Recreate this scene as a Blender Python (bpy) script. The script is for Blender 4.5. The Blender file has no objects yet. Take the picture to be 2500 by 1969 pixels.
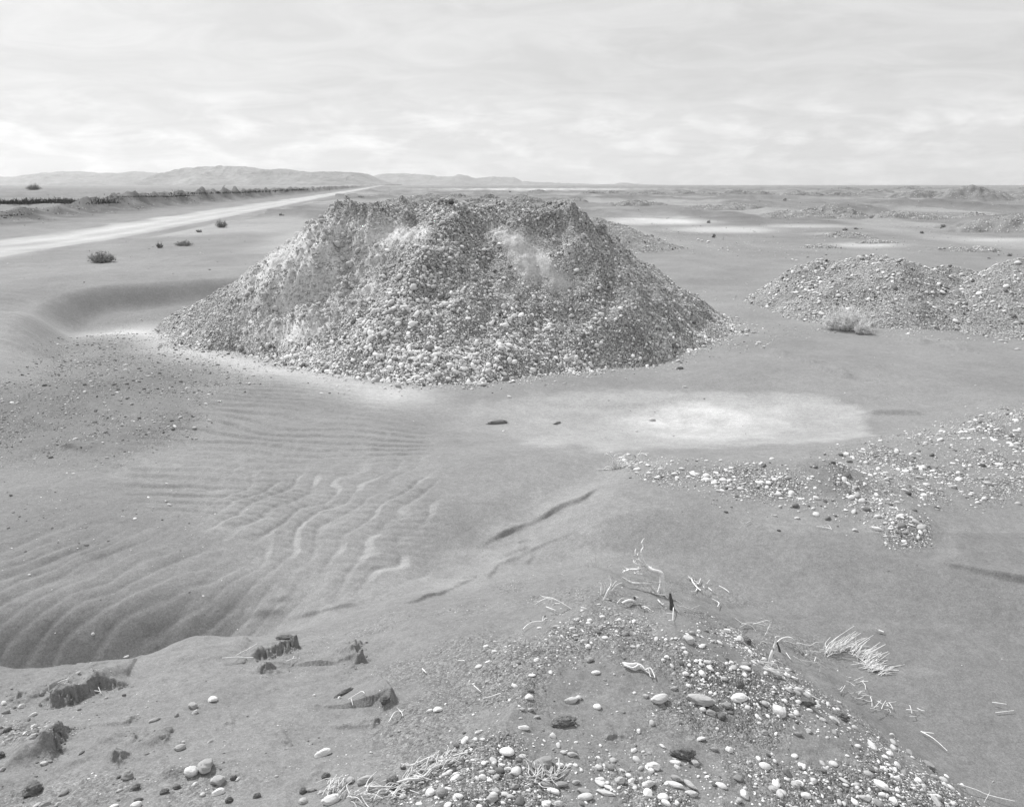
import bpy, math, random
import numpy as np
R = math.radians
rng = np.random.default_rng(11)
random.seed(11)
sc = bpy.context.scene
COL = sc.collection

# ------------------------------------------------------------------ camera model (2500 x 1969 photograph pixels)
F, CX, CY, H = 1900.0, 1250.0, 984.5, 3.0
PITCH = math.atan((984.5 - 451) / F)
CP, SP = math.cos(PITCH), math.sin(PITCH)

def ray(u, v):
    xc = (np.asarray(u, float) - CX) / F
    yc = (CY - np.asarray(v, float)) / F
    return xc, CP + yc * SP, -SP + yc * CP

def unproj(u, v, z=0.0):
    dx, dy, dz = ray(u, v)
    t = (z - H) / dz
    return dx * t, dy * t

def project(x, y, z):
    zz = z - H
    dep = y * CP - zz * SP
    up = y * SP + zz * CP
    return CX + F * x / dep, CY - F * up / dep, dep

# ------------------------------------------------------------------ noise
_perm = np.random.default_rng(3).permutation(1024).astype(np.int32)
_ang = np.random.default_rng(4).uniform(0, 2 * np.pi, 1024)
_gx, _gy = np.cos(_ang), np.sin(_ang)

def perlin(x, y, seed=0):
    x = np.asarray(x, float) + seed * 17.31
    y = np.asarray(y, float) - seed * 9.77
    xi = np.floor(x).astype(np.int64); yi = np.floor(y).astype(np.int64)
    fx, fy = x - xi, y - yi
    ux = fx * fx * fx * (fx * (fx * 6 - 15) + 10)
    uy = fy * fy * fy * (fy * (fy * 6 - 15) + 10)
    def g(ix, iy, ax, ay):
        h = _perm[(_perm[ix & 1023] + iy + seed * 57) & 1023]
        return _gx[h] * ax + _gy[h] * ay
    a = g(xi, yi, fx, fy); b = g(xi + 1, yi, fx - 1, fy)
    c = g(xi, yi + 1, fx, fy - 1); d = g(xi + 1, yi + 1, fx - 1, fy - 1)
    return 1.5 * ((a + (b - a) * ux) * (1 - uy) + (c + (d - c) * ux) * uy)

def fbm(x, y, o=4, seed=0, gain=.5, ridged=False):
    s = 0; a = 1.; f = 1.
    for i in range(o):
        n = perlin(x * f, y * f, seed + i)
        if ridged: n = 1 - 2 * np.abs(n)
        s = s + a * n; a *= gain; f *= 2.03
    return s

def sstep(a, b, x):
    t = np.clip((x - a) / (b - a), 0, 1)
    return t * t * (3 - 2 * t)

# ------------------------------------------------------------------ geometry in the plane
def seg_poly(x, y, P, closed=False):
    """distance to a polyline, side (+ = left of travel), arc fraction"""
    P = np.asarray(P, float)
    Q = np.vstack([P, P[:1]]) if closed else P
    L = np.hypot(*np.diff(Q, axis=0).T); tot = L.sum(); acc = 0
    best = np.full(x.shape, 1e9); side = np.ones(x.shape); tt = np.zeros(x.shape)
    for i in range(len(Q) - 1):
        ax, ay = Q[i]; bx, by = Q[i + 1]
        ex, ey = bx - ax, by - ay; l2 = ex * ex + ey * ey + 1e-12
        s = np.clip(((x - ax) * ex + (y - ay) * ey) / l2, 0, 1)
        px, py = x - ax - s * ex, y - ay - s * ey
        d = np.hypot(px, py); m = d < best
        best = np.where(m, d, best)
        side = np.where(m, np.sign(ex * py - ey * px + 1e-12), side)
        tt = np.where(m, (acc + s * L[i]) / tot, tt); acc += L[i]
    return best, side, tt

def inside(x, y, P):
    P = np.asarray(P, float); r = np.zeros(x.shape, bool); j = len(P) - 1
    for i in range(len(P)):
        xi, yi = P[i]; xj, yj = P[j]
        c = ((yi > y) != (yj > y)) & (x < (xj - xi) * (y - yi) / (yj - yi + 1e-12) + xi)
        r ^= c; j = i
    return r

def sdist(x, y, P):
    d, _, _ = seg_poly(x, y, P, True)
    return np.where(inside(x, y, P), d, -d)

def local(x, y, P, m):
    P = np.asarray(P)
    return np.where((x > P[:, 0].min() - m) & (x < P[:, 0].max() + m) & (y > P[:, 1].min() - m) & (y < P[:, 1].max() + m))[0]

def W(pts, z=0.0):
    p = np.asarray(pts, float); x, y = unproj(p[:, 0], p[:, 1], z)
    return np.stack([x, y], 1)

def catmull(P, n=6):
    P = np.asarray(P, float); Q = np.vstack([2 * P[0] - P[1], P, 2 * P[-1] - P[-2]]); out = []
    for i in range(1, len(Q) - 2):
        for k in range(n):
            t = k / n
            out.append(.5 * (2 * Q[i] + (Q[i + 1] - Q[i - 1]) * t + (2 * Q[i - 1] - 5 * Q[i] + 4 * Q[i + 1] - Q[i + 2]) * t * t
                             + (3 * Q[i] - Q[i - 1] - 3 * Q[i + 1] + Q[i + 2]) * t ** 3))
    out.append(P[-1]); return np.array(out)

# ------------------------------------------------------------------ the ground's height
FG = np.vstack([W([(-260, 1690), (0, 1648), (150, 1652), (280, 1642), (350, 1640), (440, 1612), (600, 1562), (760, 1508), (900, 1455), (1010, 1440), (1200, 1405),
                   (1430, 1370), (1620, 1390), (1830, 1470), (2030, 1600), (2230, 1750), (2420, 1900), (2620, 2060)]),
                np.array([(3.2, .8), (3.4, -2.5), (-4.5, -2.5), (-4.6, 2.2)])])
SLIP = catmull(W([(640, 697), (503, 703), (369, 713), (258, 720), (170, 733), (115, 751), (88, 779), (62, 812), (45, 850), (10, 905), (-60, 970), (-200, 1060)], .3), 5)
ROADX0, ROADSL = -15.5, -.155

def gauss(x, y, px, py, sx, sy, rot=0., z=0.):
    cx, cy = unproj(px, py, z); c, s = math.cos(rot), math.sin(rot)
    dx, dy = x - cx, y - cy
    return np.exp(-.5 * (((dx * c + dy * s) / sx) ** 2 + ((-dx * s + dy * c) / sy) ** 2))

def band(x, y, P, sig, m=4):
    """gaussian ridge along a polyline"""
    out = np.zeros(x.shape); k = local(x, y, P, m)
    if len(k):
        d, _, t = seg_poly(x[k], y[k], P)
        out[k] = np.exp(-.5 * (d / sig) ** 2)
    return out

T_CREST1 = catmull(W([(1380, 1318), (1560, 1290), (1740, 1288), (1950, 1335), (2150, 1378), (2350, 1405), (2700, 1440)], .1), 4)
G_RIDGE = W([(1535, 1145), (1620, 1152), (1720, 1160), (1850, 1170), (1950, 1185), (2040, 1215), (2120, 1250), (2230, 1290)], .1)
G_BAND = W([(1980, 1165), (2150, 1120), (2330, 1080), (2600, 1020)], .1)
DRAIN = catmull(W([(1500, 1150), (1478, 1180), (1430, 1215), (1370, 1242), (1270, 1290), (1170, 1335), (1080, 1385)]), 4)
TROUGH = catmull(W([(-150, 1640), (100, 1625), (300, 1605), (480, 1570), (620, 1535), (730, 1500), (800, 1478)], -.1), 4)

def h_far(x, y):
    r = np.hypot(x, y)
    off = x - ROADSL * y                      # offset across the road direction
    along = y
    h = np.zeros(x.shape)
    # spoil bank beside the road
    crest = np.interp(along, [30, 60, 73, 80, 86, 92, 99, 147, 300], [.4, .85, .9, 1.2, 1.6, 1.45, 2.0, 2.4, 2.4]) + .35 * perlin(along / 7, 0 * x, 5) + .45 * perlin(along / 3.3, off * .05, 6)
    crest = np.clip(crest, .2, 2.9)
    w = np.where(off > -33, 1.5, 2.6)
    bq = np.abs(off + 33 + 1.0 * perlin(along / 6, x * 0, 8)) / w
    bank = crest * 1.12 * np.exp(-np.sqrt(bq * bq + .04) * 1.05)
    h += bank * sstep(25, 36, along) * (1 - sstep(1500, 2500, along)) * (1 + .22 * fbm(x / 1.8, y / 2.4, 3, 15))
    # rough dunes behind the bank
    beh = sstep(-36, -42, off) * sstep(40, 60, along)
    h += beh * (.75 * fbm(x / 14, y / 20, 3, 21) + .45 * np.clip(fbm(x / 6, y / 6, 3, 31), 0, 1) - .25) * (1 - sstep(300, 700, r))
    # gentle swell of the plain
    far = sstep(18, 60, r) * (1 - beh) * (1 - np.exp(-.5 * ((off + 18) / 6) ** 2))
    h += far * (.12 * fbm(x / 11, y / 16, 3, 41)) * (1 - sstep(800, 2000, r))
    rr = sstep(40, 100, r) * (off > -13) * (1 - sstep(700, 1500, r))
    h += rr * (.80 * np.clip(fbm(x / 19, y / 24, 5, 43, .58) - .04, 0, 1) + .09 * fbm(x / 3.5, y / 4, 3, 44))
    # road bed slightly sunk with a low lip each side
    road = np.exp(-.5 * ((off + 17.7) / 2.0) ** 4)
    h += -.06 * road * sstep(20, 30, along)
    for o, a in ((-15.2, .07), (-22.2, .05), (-24.6, .06)):
        h += a * np.exp(-.5 * ((off - o - .35 * perlin(along / 7, x * 0, int(-o))) / .25) ** 2) * sstep(18, 30, along) * (1 - sstep(200, 400, along))
    return h

def h_base(x, y):
    h = h_far(x, y)
    near = 1 - sstep(30, 60, np.hypot(x, y))
    k = np.where(near > 0)[0]
    if not len(k): return h
    X, Y = x[k], y[k]; g = np.zeros(X.shape)
    g += .05 * fbm(X / 3.2, Y / 3.2, 3, 51)
    # dune sheet upper left and its slip face
    d, s, t = seg_poly(X, Y, SLIP)
    sd = d * s                                # left of travel = hollow side
    up = .54 * sstep(.72, -.25, sd) * sstep(-4.5, -8.0, X + .0 * Y) * sstep(9, 14.5, Y)
    up = np.where(sd > 0, up, np.minimum(up, .54) * (1 - .5 * sstep(2, 7, -sd)))
    g += up
    g -= .24 * gauss(X, Y, 290, 782, 2.2, 1.1, .1)
    # pebbly hummock lower left
    g += .36 * gauss(X, Y, 190, 950, 2.3, 1.35, -.15, .2)
    g += .12 * gauss(X, Y, 120, 1250, 2.2, 1.4, .1)
    # the pan and the swells round it
    g -= .12 * gauss(X, Y, 1650, 1015, 2.6, .9)
    g += .17 * gauss(X, Y, 1250, 1165, 1.25, 1.0)
    g += .08 * gauss(X, Y, 1750, 1250, 2.4, .6)
    g += .08 * gauss(X, Y, 2100, 920, 2.5, 1.2)
    # sloping step on the right
    dd, ss, tt = seg_poly(X, Y, T_CREST1)
    q = dd * ss
    g += .15 * sstep(-.75, .1, q) * np.exp(-np.clip(q, 0, 9) / 1.1) * sstep(0, .12, tt)
    g += .11 * band(X, Y, G_RIDGE, .28) * (1 + .9 * perlin(X * 1.6, Y * 1.6, 61)) + .10 * gauss(X, Y, 1955, 1200, .35, .28, 0, .1)
    g += .13 * band(X, Y, G_BAND, .75) * np.clip(.8 + .8 * perlin(X * .8, Y * .8, 62), .1, 1.5)
    # drainage line
    g -= .09 * band(X, Y, DRAIN, .26)
    # trough in front of the foreground bank
    td, ts_, tt_ = seg_poly(X, Y, TROUGH); g -= .44 * np.exp(-.5 * (td / np.where(ts_ > 0, .25, .22)) ** 2) * (1 - sstep(.55, 1, tt_))
    # foreground bank and the heap the camera stands on
    sdf = sdist(X, Y, FG) + .05 * fbm(X * 1.7, Y * 1.7, 3, 71)
    L = .30 + 1.0 * sstep(-2.0, -.7, X) - .45 * sstep(-.2, 1.0, X)
    f = np.clip(sdf, 0, None)
    g += np.where(sdf > 0, .40 * (1 - np.exp(-(f / L) ** 1.4)) + .19 * np.clip(f - .25, 0, 3.), 0)
    # gravel crest of the heap, right
    g += .10 * gauss(X, Y, 1640, 1620, .55, .5, 0, .55) + .10 * band(X, Y, W([(1700, 1600), (1900, 1690), (2100, 1790), (2300, 1930)], .6), .22)
    h[k] += g * near[k]
    return h

def hit(u, v, hf=None):
    hf = hf or h_base
    u = np.atleast_1d(np.asarray(u, float)); v = np.atleast_1d(np.asarray(v, float))
    dx, dy, dz = ray(u, v)
    if len(v) and v.min() > 640: ts = np.geomspace(1.2, 45, 90)
    else: ts = np.geomspace(1.2, 900, 190)
    def march(T, DX, DY, DZ):
        hh = hf((DX[:, None] * T).ravel(), (DY[:, None] * T).ravel()).reshape(T.shape)
        g = H + DZ[:, None] * T - hh
        b = g < 0; j = np.argmax(b, 1); j = np.clip(np.where(b.any(1), j, T.shape[1] - 1), 1, None); r = np.arange(len(j))
        return T[r, j - 1], T[r, j], g[r, j - 1], g[r, j]
    out = np.zeros((len(u), 3))
    for i in range(0, len(u), 80):
        sl = slice(i, i + 80); a_ = (dx[sl], dy[sl], dz[sl])
        t0, t1, _, _ = march(np.broadcast_to(ts, (len(a_[0]), len(ts))), *a_)
        q = np.linspace(0, 1, 18)
        t0, t1, a, b = march(t0[:, None] + (t1 - t0)[:, None] * q, *a_)
        t = t0 + (t1 - t0) * np.clip(a / (a - b + 1e-9), 0, 1)
        out[sl] = np.stack([a_[0] * t, a_[1] * t, H + a_[2] * t], 1)
    return out

# small cut edges in the sand: px line, step height, back length, side (+1: far side stands higher), softness
SC = [
    ([(1478, 1180), (1430, 1217), (1370, 1243), (1270, 1292), (1200, 1325), (1140, 1350)], .040, .30, -1, .0098),
    ([(1420, 1290), (1360, 1318), (1300, 1345), (1225, 1385)], .022, .25, -1, .0097), ([(1190, 1400), (1120, 1432), (1040, 1462), (950, 1482)], .03, .25, -1, .0097), ([(700, 1512), (800, 1492), (900, 1470)], .035, .2, 1, .0097),
    ([(1300, 1323), (1270, 1332), (1285, 1345), (1240, 1358), (1213, 1374)], .026, .14, -1, .0097),
    ([(1275, 1356), (1240, 1372), (1212, 1382), (1200, 1408), (1182, 1420)], .040, .18, -1, .0097),
    ([(1312, 1352), (1290, 1372), (1275, 1378)], .02, .12, -1, .0097),
    ([(1835, 832), (1885, 862), (1945, 880), (2040, 915), (2110, 928), (2220, 940)], .075, .4, 1, .0099),
    ([(2140, 812), (2210, 832), (2270, 840), (2350, 858), (2420, 868)], .08, .45, 1, .0099),
    ([(2095, 1012), (2150, 1011.5), (2210, 1012), (2275, 1013.5)], .07, .3, 1, .02),
    ([(2045, 1016), (2090, 1026), (2130, 1042)], .03, .2, 1, .02),
    ([(2260, 1372), (2330, 1388), (2400, 1402), (2470, 1415), (2560, 1430)], .075, .40, 1, .0098),
    ([(140, 1094), (175, 1096), (215, 1104)], .05, .2, 1, .01),
    ([(0, 1150), (120, 1095), (300, 1110)], .03, .5, 1, .04),
    ([(1150, 1003), (1240, 985), (1400, 990), (1560, 992), (1650, 975), (1760, 972)], .035, .6, 1, .05),
    # crusted bank, lower left
    ([(85, 1712), (125, 1716), (170, 1712), (218, 1703), (235, 1686), (258, 1680), (300, 1674), (330, 1668)], .13, .20, 1, .008),
    ([(0, 1704), (35, 1698), (60, 1712), (88, 1714)], .05, .2, 1, .008),
    ([(122, 1872), (132, 1845), (140, 1822), (155, 1800), (172, 1785), (196, 1774)], .12, .2, 1, .008),
    ([(310, 1785), (318, 1800), (330, 1825)], .05, .2, -1, .006), ([(312, 1770), (340, 1745)], .03, .2, 1, .006),
    ([(392, 1822), (402, 1795), (410, 1770)], .045, .2, 1, .006),
    ([(270, 1868), (300, 1855), (325, 1836)], .05, .12, 1, .006),
    ([(378, 1850), (395, 1870), (380, 1905)], .03, .15, 1, .01),
    ([(608, 1618), (630, 1610), (660, 1603), (694, 1602), (712, 1588), (728, 1570)], .13, .22, 1, .008),
    ([(625, 1640), (650, 1634), (672, 1625)], .05, .15, 1, .008),
    ([(850, 1640), (866, 1630), (884, 1614), (876, 1596), (868, 1578), (866, 1560)], .10, .16, 1, .008),
    ([(905, 1780), (918, 1762), (930, 1752)], .04, .2, 1, .006), ([(920, 1742), (945, 1728), (962, 1712), (955, 1700), (930, 1670), (918, 1650)], .07, .16, 1, .010),
    ([(540, 1772), (575, 1765)], .015, .1, 1, .006), ([(690, 1820), (715, 1812)], .02, .1, 1, .006),
    ([(0, 1945), (50, 1940), (90, 1905)], .03, .15, 1, .006),
    ([(590, 1508), (650, 1500), (700, 1495)], .03, .2, 1, .01), ([(640, 1470), (720, 1460)], .015, .15, 1, .01),
    ([(1460, 1800), (1500, 1797), (1560, 1806)], .02, .1, 1, .006),
]
_sc = None
def scarps():
    global _sc
    if _sc is None:
        _sc = []
        for pts, a, L, sd, w in SC:
            p = np.array(pts, float); q = hit(p[:, 0], p[:, 1])
            _sc.append((catmull(q[:, :2], 4), a, L, sd, w))
    return _sc

RC = np.array(unproj(300, 1440))
def ripple(x, y):
    """height and pale-dust tone of the wind ripples"""
    u, v, _ = project(x, y, 0 * x)
    poly = [(420, 900), (620, 900), (820, 940), (980, 985), (1060, 1050), (1060, 1180), (1080, 1290), (1060, 1420), (900, 1470), (640, 1400), (420, 1300), (200, 1180), (300, 1080), (520, 1040), (470, 960)]
    m = sstep(-30, 60, sdist(u, v, poly)) * np.clip(.9 + .7 * perlin(x * .8, y * .8, 85), .2, 1.3)
    lowf = .34 * perlin(x * .42, y * .42, 88) + .12 * perlin(x * 1.1, y * 1.3, 83) + .035 * perlin(x * 3.1, y * 3.4, 84)
    pa = (y + .10 * x + lowf) * 2 * np.pi / .225
    zw = .20 * perlin(x * .8, y * .8, 81) + .13 * perlin(x * 1.9, y * 2.2, 90) + .045 * perlin(x * 4.2, y * 4.2, 82)
    pb = (x * .93 - y * .30 + zw) * 2 * np.pi / .235
    zig = sstep(1080, 1260, v + 40 * perlin(x * 1.2, y * 1.2, 87)) * sstep(430, 640, u) 
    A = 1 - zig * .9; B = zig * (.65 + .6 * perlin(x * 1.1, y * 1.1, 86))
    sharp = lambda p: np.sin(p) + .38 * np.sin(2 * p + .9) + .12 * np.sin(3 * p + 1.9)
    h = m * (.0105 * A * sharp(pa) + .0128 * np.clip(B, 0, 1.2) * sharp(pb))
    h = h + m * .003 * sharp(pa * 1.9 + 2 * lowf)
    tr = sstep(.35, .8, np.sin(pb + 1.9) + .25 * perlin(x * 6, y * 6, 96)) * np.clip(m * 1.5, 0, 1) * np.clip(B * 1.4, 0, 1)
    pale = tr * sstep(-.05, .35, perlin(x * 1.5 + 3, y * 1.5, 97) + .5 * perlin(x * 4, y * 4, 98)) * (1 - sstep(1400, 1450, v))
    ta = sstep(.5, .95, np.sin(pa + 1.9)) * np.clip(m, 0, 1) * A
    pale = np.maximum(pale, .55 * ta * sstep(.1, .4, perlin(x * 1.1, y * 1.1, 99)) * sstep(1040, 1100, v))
    # broad soft undulations lower left
    poly2 = [(-100, 1310), (300, 1290), (560, 1340), (760, 1410), (1000, 1440), (1080, 1500), (860, 1520), (600, 1550), (300, 1610), (-100, 1640)]
    m2 = sstep(-30, 90, sdist(u, v, poly2))
    a = x * math.cos(.55) - y * math.sin(.55) + .18 * perlin(x * 1.1, y * 1.1, 91) + .08 * perlin(x * 2.6, y * 2.6, 100)
    an = a * 2 * np.pi / .43 + 1.1 * perlin(x * 1.6, y * 1.6, 95)
    h = h + m2 * .004 * sharp((x * .85 - y * .5 + zw * .6) * 2 * np.pi / .16)
    h = h + m2 * .008 * (np.sin(an) + .3 * np.sin(2 * an + 1)) * np.clip(.8 + .7 * perlin(x * .9, y * .9, 92), .2, 1.4)
    # fine ripples on the dune sheet far left
    poly3 = [(-300, 640), (100, 655), (560, 640), (560, 695), (300, 712), (150, 735), (95, 775), (60, 850), (200, 880), (80, 930), (-300, 1010)]
    m3 = sstep(-10, 25, sdist(u, v, poly3))
    b = y * .97 + x * .22 + .12 * perlin(x * .7, y * .7, 93)
    h = h + m3 * .020 * np.sin(b * 2 * np.pi / .34) * (.7 + .6 * perlin(x * .5, y * .5, 94))
    return h, pale

def h_ground(x, y, want_tone=False):
    x = np.asarray(x, float); y = np.asarray(y, float)
    h = h_base(x, y)
    r = np.hypot(x, y)
    k = np.where((r < 40) & (y > 0))[0]
    tone = np.zeros(x.shape)
    if len(k):
        X, Y = x[k], y[k]
        rh, pale = ripple(X, Y)
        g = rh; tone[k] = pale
        for P, a, L, sd, w in scarps():
            if w < .0095: a, L = a * .80, L * 1.3
            j = local(X, Y, P, 3.2 * L + .1)
            if not len(j): continue
            xx, yy = X[j], Y[j]
            d, s, t = seg_poly(xx, yy, P)
            jag = (.034 * fbm(xx * 9, yy * 9, 4, 101, .7)) if w < .0095 else .022 * fbm(xx * 3.2, yy * 3.2, 3, 101)
            q = d * s * sd + jag
            tp = sstep(0, .28, t) * (1 - sstep(.72, 1, t)); tp = tp * np.clip(.85 + .9 * perlin(xx * 7, yy * 7, 104), .25, 1.4) if w < .0095 else tp * np.clip(.95 + .9 * perlin(xx * 2.6, yy * 2.6, 106), .45, 1.5) if w < .012 else tp
            tp = tp * np.where((t <= 0) | (t >= 1), 0, 1)
            if w < .0095: g[j] += .022 * fbm(xx * 20, yy * 20, 3, 105, .6) * np.exp(-(q / .05) ** 2) * np.clip(tp, 0, 1) * min(1., a / .05)
            g[j] += (.85 if w < .0095 else 1.) * a * tp * np.exp(-np.clip(q, 0, None) / L) / (1 + np.exp(-np.clip(q / (w * .55 if w < .0095 else w * .8), -40, 40)))
        # granular crust of the foreground and the heap
        sdf = sdist(X, Y, FG)
        c = sstep(0, .5, sdf)
        g += c * (.012 * fbm(X * 3.5, Y * 3.5, 4, 111) + .016 * np.clip(fbm(X * 6, Y * 6, 3, 121) - .25, 0, 1) * sstep(.15, .5, perlin(X * .9, Y * .9, 131) + .25))
        g += .004 * fbm(X * 5, Y * 5, 2, 141) * (1 - c)
        h[k] += g
    return (h, tone) if want_tone else h

# ------------------------------------------------------------------ scene helpers
def tag(o, label=None, cat=None, group=None, kind=None):
    if label: o['label'] = label
    if cat: o['category'] = cat
    if group: o['group'] = group
    if kind: o['kind'] = kind
    return o

def empty(name, loc):
    o = bpy.data.objects.new(name, None); COL.objects.link(o); o.location = loc
    o.empty_display_size = .1
    return o

def mesh_np(name, V, faces, mat=None, smooth=True, attrs=None):
    """faces: (n,3) or (n,4) int array, or list of such arrays"""
    me = bpy.data.meshes.new(name)
    V = np.ascontiguousarray(V, np.float32)
    fl = faces if isinstance(faces, list) else [faces]
    loops = np.concatenate([f.ravel() for f in fl]).astype(np.int32)
    tot = np.concatenate([np.full(len(f), f.shape[1], np.int32) for f in fl])
    start = np.concatenate([[0], np.cumsum(tot)[:-1]]).astype(np.int32)
    me.vertices.add(len(V)); me.vertices.foreach_set('co', V.ravel())
    me.loops.add(len(loops)); me.loops.foreach_set('vertex_index', loops)
    me.polygons.add(len(tot)); me.polygons.foreach_set('loop_start', start); me.polygons.foreach_set('loop_total', tot)
    me.update(calc_edges=True)
    me.polygons.foreach_set('use_smooth', np.full(len(tot), smooth, bool))
    for k, a in (attrs or {}).items():
        at = me.attributes.new(k, 'FLOAT', 'POINT'); at.data.foreach_set('value', np.ascontiguousarray(a, np.float32))
    if mat: me.materials.append(mat)
    me.validate()
    return me

def obj(name, me, parent=None, loc=None):
    o = bpy.data.objects.new(name, me); COL.objects.link(o)
    if parent: o.parent = parent
    if loc is not None: o.location = loc
    return o

def grid_faces(nr, nc):
    i = np.arange(nr * nc).reshape(nr, nc)
    return np.stack([i[:-1, :-1], i[:-1, 1:], i[1:, 1:], i[1:, :-1]], -1).reshape(-1, 4)

# ------------------------------------------------------------------ materials (all neutral greys, as on the black-and-white film)
def new_mat(name):
    m = bpy.data.materials.new(name); m.use_nodes = True
    nt = m.node_tree; b = nt.nodes['Principled BSDF']
    b.inputs['Roughness'].default_value = .95
    b.inputs['Specular IOR Level'].default_value = .15
    return m, nt, b

def N(nt, typ, **kw):
    n = nt.nodes.new(typ)
    for k, v in kw.items():
        if k in n.inputs.keys(): n.inputs[k].default_value = v
        else: setattr(n, k, v)
    return n

def math_n(nt, op, a, b=None):
    n = nt.nodes.new('ShaderNodeMath'); n.operation = op
    for i, s in enumerate((a, b)):
        if s is None: continue
        if isinstance(s, (int, float)): n.inputs[i].default_value = s
        else: nt.links.new(s, n.inputs[i])
    return n.outputs[0]

def grain_mat(name, base=None, attr=None, cells=None, grains=((140, .22), (28, .10), (1.1, .10)), bump=(90, .35, .01), bump2=None, objcol=False):
    m, nt, b = new_mat(name)
    tc = N(nt, 'ShaderNodeTexCoord'); co = tc.outputs['Object']
    if attr:
        a = N(nt, 'ShaderNodeAttribute', attribute_name=attr); val = a.outputs['Fac']
    elif objcol:
        oi = N(nt, 'ShaderNodeObjectInfo')
        bw = N(nt, 'ShaderNodeRGBToBW'); nt.links.new(oi.outputs['Color'], bw.inputs[0]); val = bw.outputs[0]
    else:
        v = N(nt, 'ShaderNodeValue'); v.outputs[0].default_value = base; val = v.outputs[0]
    for scl, amt in grains:
        n = N(nt, 'ShaderNodeTexNoise', Scale=scl, Detail=3.0, Roughness=.6)
        nt.links.new(co, n.inputs['Vector'])
        mr = N(nt, 'ShaderNodeMapRange'); mr.inputs[1].default_value = .28; mr.inputs[2].default_value = .72
        mr.inputs[3].default_value = 1 - amt; mr.inputs[4].default_value = 1 + amt
        nt.links.new(n.outputs['Fac'], mr.inputs[0])
        val = math_n(nt, 'MULTIPLY', val, mr.outputs[0])
    prev = None
    for cscale, camt, cdist, cattr in (cells or ()):
        vo = N(nt, 'ShaderNodeTexVoronoi', Scale=cscale); nt.links.new(co, vo.inputs['Vector'])
        bw2 = N(nt, 'ShaderNodeRGBToBW'); nt.links.new(vo.outputs['Color'], bw2.inputs[0])
        mr = N(nt, 'ShaderNodeMapRange'); mr.inputs[1].default_value = .1; mr.inputs[2].default_value = .9; mr.inputs[3].default_value = 1 - camt; mr.inputs[4].default_value = 1 + camt
        nt.links.new(bw2.outputs[0], mr.inputs[0]); fac = mr.outputs[0]
        bn = N(nt, 'ShaderNodeBump', Strength=1.0, Distance=cdist); bn.invert = True; nt.links.new(vo.outputs['Distance'], bn.inputs['Height'])
        if cattr:
            ca = N(nt, 'ShaderNodeAttribute', attribute_name=cattr)
            fac = math_n(nt, 'ADD', math_n(nt, 'MULTIPLY', math_n(nt, 'SUBTRACT', fac, 1.0), ca.outputs['Fac']), 1.0)
            nt.links.new(ca.outputs['Fac'], bn.inputs['Strength'])
        if prev: nt.links.new(prev, bn.inputs['Normal'])
        prev = bn.outputs[0]; val = math_n(nt, 'MULTIPLY', val, fac)
    cc = N(nt, 'ShaderNodeCombineColor')
    for i in range(3): nt.links.new(val, cc.inputs[i])
    nt.links.new(cc.outputs[0], b.inputs['Base Color'])
    for bp in (bump, bump2):
        if not bp: continue
        n = N(nt, 'ShaderNodeTexNoise', Scale=bp[0], Detail=4.0, Roughness=.62)
        nt.links.new(co, n.inputs['Vector'])
        bn = N(nt, 'ShaderNodeBump', Strength=bp[1], Distance=bp[2])
        nt.links.new(n.outputs['Fac'], bn.inputs['Height'])
        if prev: nt.links.new(prev, bn.inputs['Normal'])
        prev = bn.outputs[0]
    if prev: nt.links.new(prev, b.inputs['Normal'])
    return m

M_SAND = grain_mat('sand', attr='tone', cells=((75, .55, .009, 'grit'), (160, .45, .004, 'grit')), grains=((190, .26), (70, .18), (20, .09), (5, .07), (.9, .06)), bump=(120, .8, .0035), bump2=(18, .55, .012))
M_EARTH = grain_mat('mound_earth', attr='tone', cells=((38, .55, .018, 'grit'), (85, .50, .008, 'grit')), grains=((90, .28), (16, .14), (2, .10)), bump=(45, .8, .009), bump2=(130, .6, .003))
M_GRAVEL = grain_mat('gravel', attr='tone', grains=((60, .12), (260, .12)), bump=(150, .25, .002))
M_STONE = grain_mat('stone', objcol=True, grains=((5, .14), (28, .12), (110, .12)), bump=(16, .35, .0012), bump2=(5, .3, .003))
M_CLOD = grain_mat('clod_earth', base=.25, grains=((60, .3), (14, .25)), bump=(9, .9, .010), bump2=(3, .8, .012))
M_TWIG = grain_mat('bleached_wood', base=.80, grains=((60, .18), (9, .12)), bump=(120, .3, .002))
M_DARKWOOD = grain_mat('dark_wood', base=.10, grains=((60, .35), (9, .2)), bump=(90, .6, .004))
M_STRAW = grain_mat('straw', base=.66, grains=((30, .22),), bump=None)
M_SCRUB = grain_mat('scrub', base=.30, grains=((8, .45),), bump=None)
M_BRUSH = grain_mat('dark_brush', base=.085, grains=((3, .5),), bump=None)
M_PALEBUSH = grain_mat('pale_bush', base=.80, grains=((12, .35),), bump=None)
M_HEAP = grain_mat('far_gravel', base=.21, grains=((9, .35), (3, .22), (.6, .15)), bump=(6, .8, .15))
M_HILL = grain_mat('hill_rock', base=.20, grains=((.004, .30), (.02, .35), (.0012, .25)), bump=(.012, 1.0, 30))

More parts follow.
